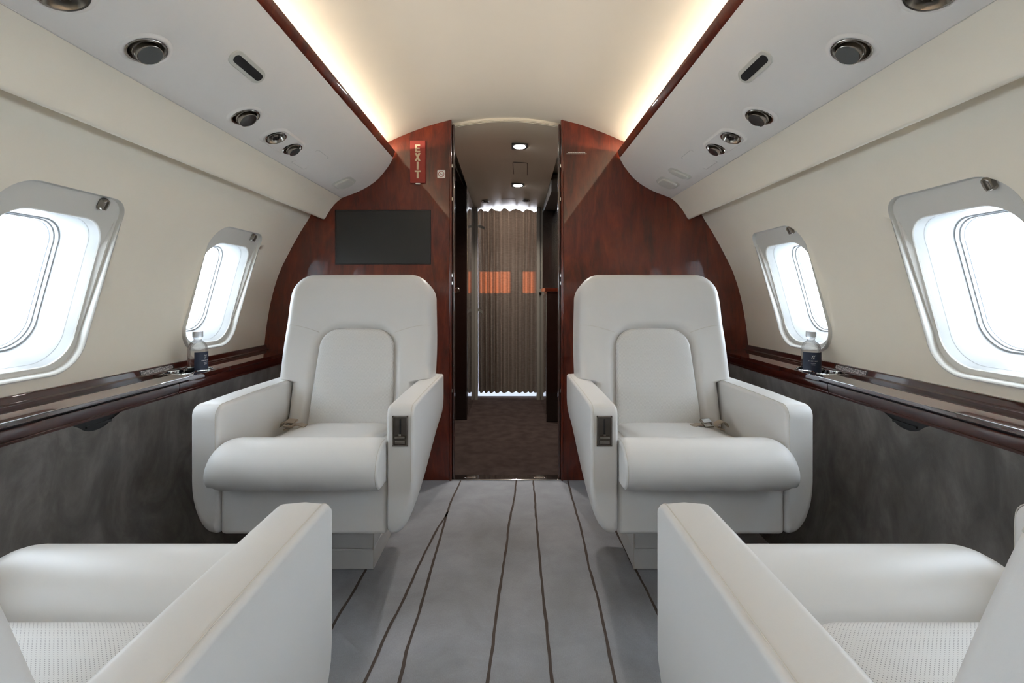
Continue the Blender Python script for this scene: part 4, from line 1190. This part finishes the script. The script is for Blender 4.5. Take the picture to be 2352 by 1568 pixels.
tag(finish('wall_cockpit', bm, 'cockpit', smooth=0), 'cockpit side walls behind the curtain, with an added header blocking sun leaks', 'wall', kind='structure')

# outer shell roof so that no daylight leaks in between linings
bm = bmesh.new()
shell = [(-1.42, 0), (-1.50, .6), (-1.50, 1.0), (-1.30, 1.5), (-.9, 1.85), (-.4, 2.02), (0, 2.06), (.4, 2.02), (.9, 1.85), (1.30, 1.5), (1.50, 1.0), (1.50, .6), (1.42, 0)]
# (only the crown, above the windows)
crown = [(-1.16, 1.42), (-1.10, 1.60), (-.9, 1.80), (-.4, 1.98), (0, 2.02), (.4, 1.98), (.9, 1.80), (1.10, 1.60), (1.16, 1.42)]
add_loft(bm, [[(x, y, z) for x, z in crown] for y in (YR-.1, 0, 4.30)], closed=False)
o = finish('ceiling', bm, 'grey_panel', smooth=0, recalc=False); tag(o, 'outer fuselage crown above the cabin linings', 'ceiling', kind='structure')
bm = bmesh.new()
for s in (-1, 1):
    add_loft(bm, [[(s*x, y, z) for x, z in ((.95, 1.425), (1.16, 1.425), (1.30, 1.30), (1.36, 1.27))] for y in (YR-.1, 4.3)], closed=False)
    add_loft(bm, [[(s*x, y, z) for x, z in ((1.245, .605), (1.36, .60), (1.36, .0), (1.0, -.02))] for y in (YR-.1, 4.3)], closed=False)
o = finish('wall_outer', bm, 'grey_panel', smooth=0, recalc=False); tag(o, 'outer fuselage skin behind the linings', 'wall', kind='structure')

# ------------------------------------------------------------------ light
w = bpy.data.worlds.new('sky'); SC.world = w; w.use_nodes = True
bg = w.node_tree.nodes['Background']; bg.inputs[0].default_value = (.76, .88, 1.0, 1); bg.inputs[1].default_value = 4.6
sun = bpy.data.lights.new('sun', 'SUN'); sun.energy = 9; sun.angle = math.radians(.6); sun.color = (1, .34, .12)
so = bpy.data.objects.new('sun', sun); COL.objects.link(so)
so.rotation_euler = Vector((0, -1, -.11)).to_track_quat('-Z', 'Y').to_euler()
so.location = (0, 8, 3)

# ------------------------------------------------------------------ camera
cam = bpy.data.cameras.new('camera'); co = bpy.data.objects.new('camera', cam); COL.objects.link(co)
co.location = (.027, 0, .947); co.rotation_euler = (PI/2, 0, 0)
cam.sensor_fit = 'HORIZONTAL'; cam.sensor_width = 36; cam.lens = 36*1050/2352
cam.shift_x = 1/2352; cam.shift_y = -(784-678)/2352; cam.clip_start = .02
SC.camera = co
SC.view_settings.view_transform = 'Standard'; SC.view_settings.look = 'None'
SC.view_settings.exposure = 2.05; SC.view_settings.gamma = 1.0; SC.view_settings.use_curve_mapping = False
SC.cycles.use_denoising = True
SC.cycles.max_bounces = 14; SC.cycles.diffuse_bounces = 6; SC.cycles.glossy_bounces = 5; SC.cycles.transparent_max_bounces = 8
SC.cycles.sample_clamp_indirect = 8.0
SC.cycles.caustics_reflective = False; SC.cycles.caustics_refractive = False
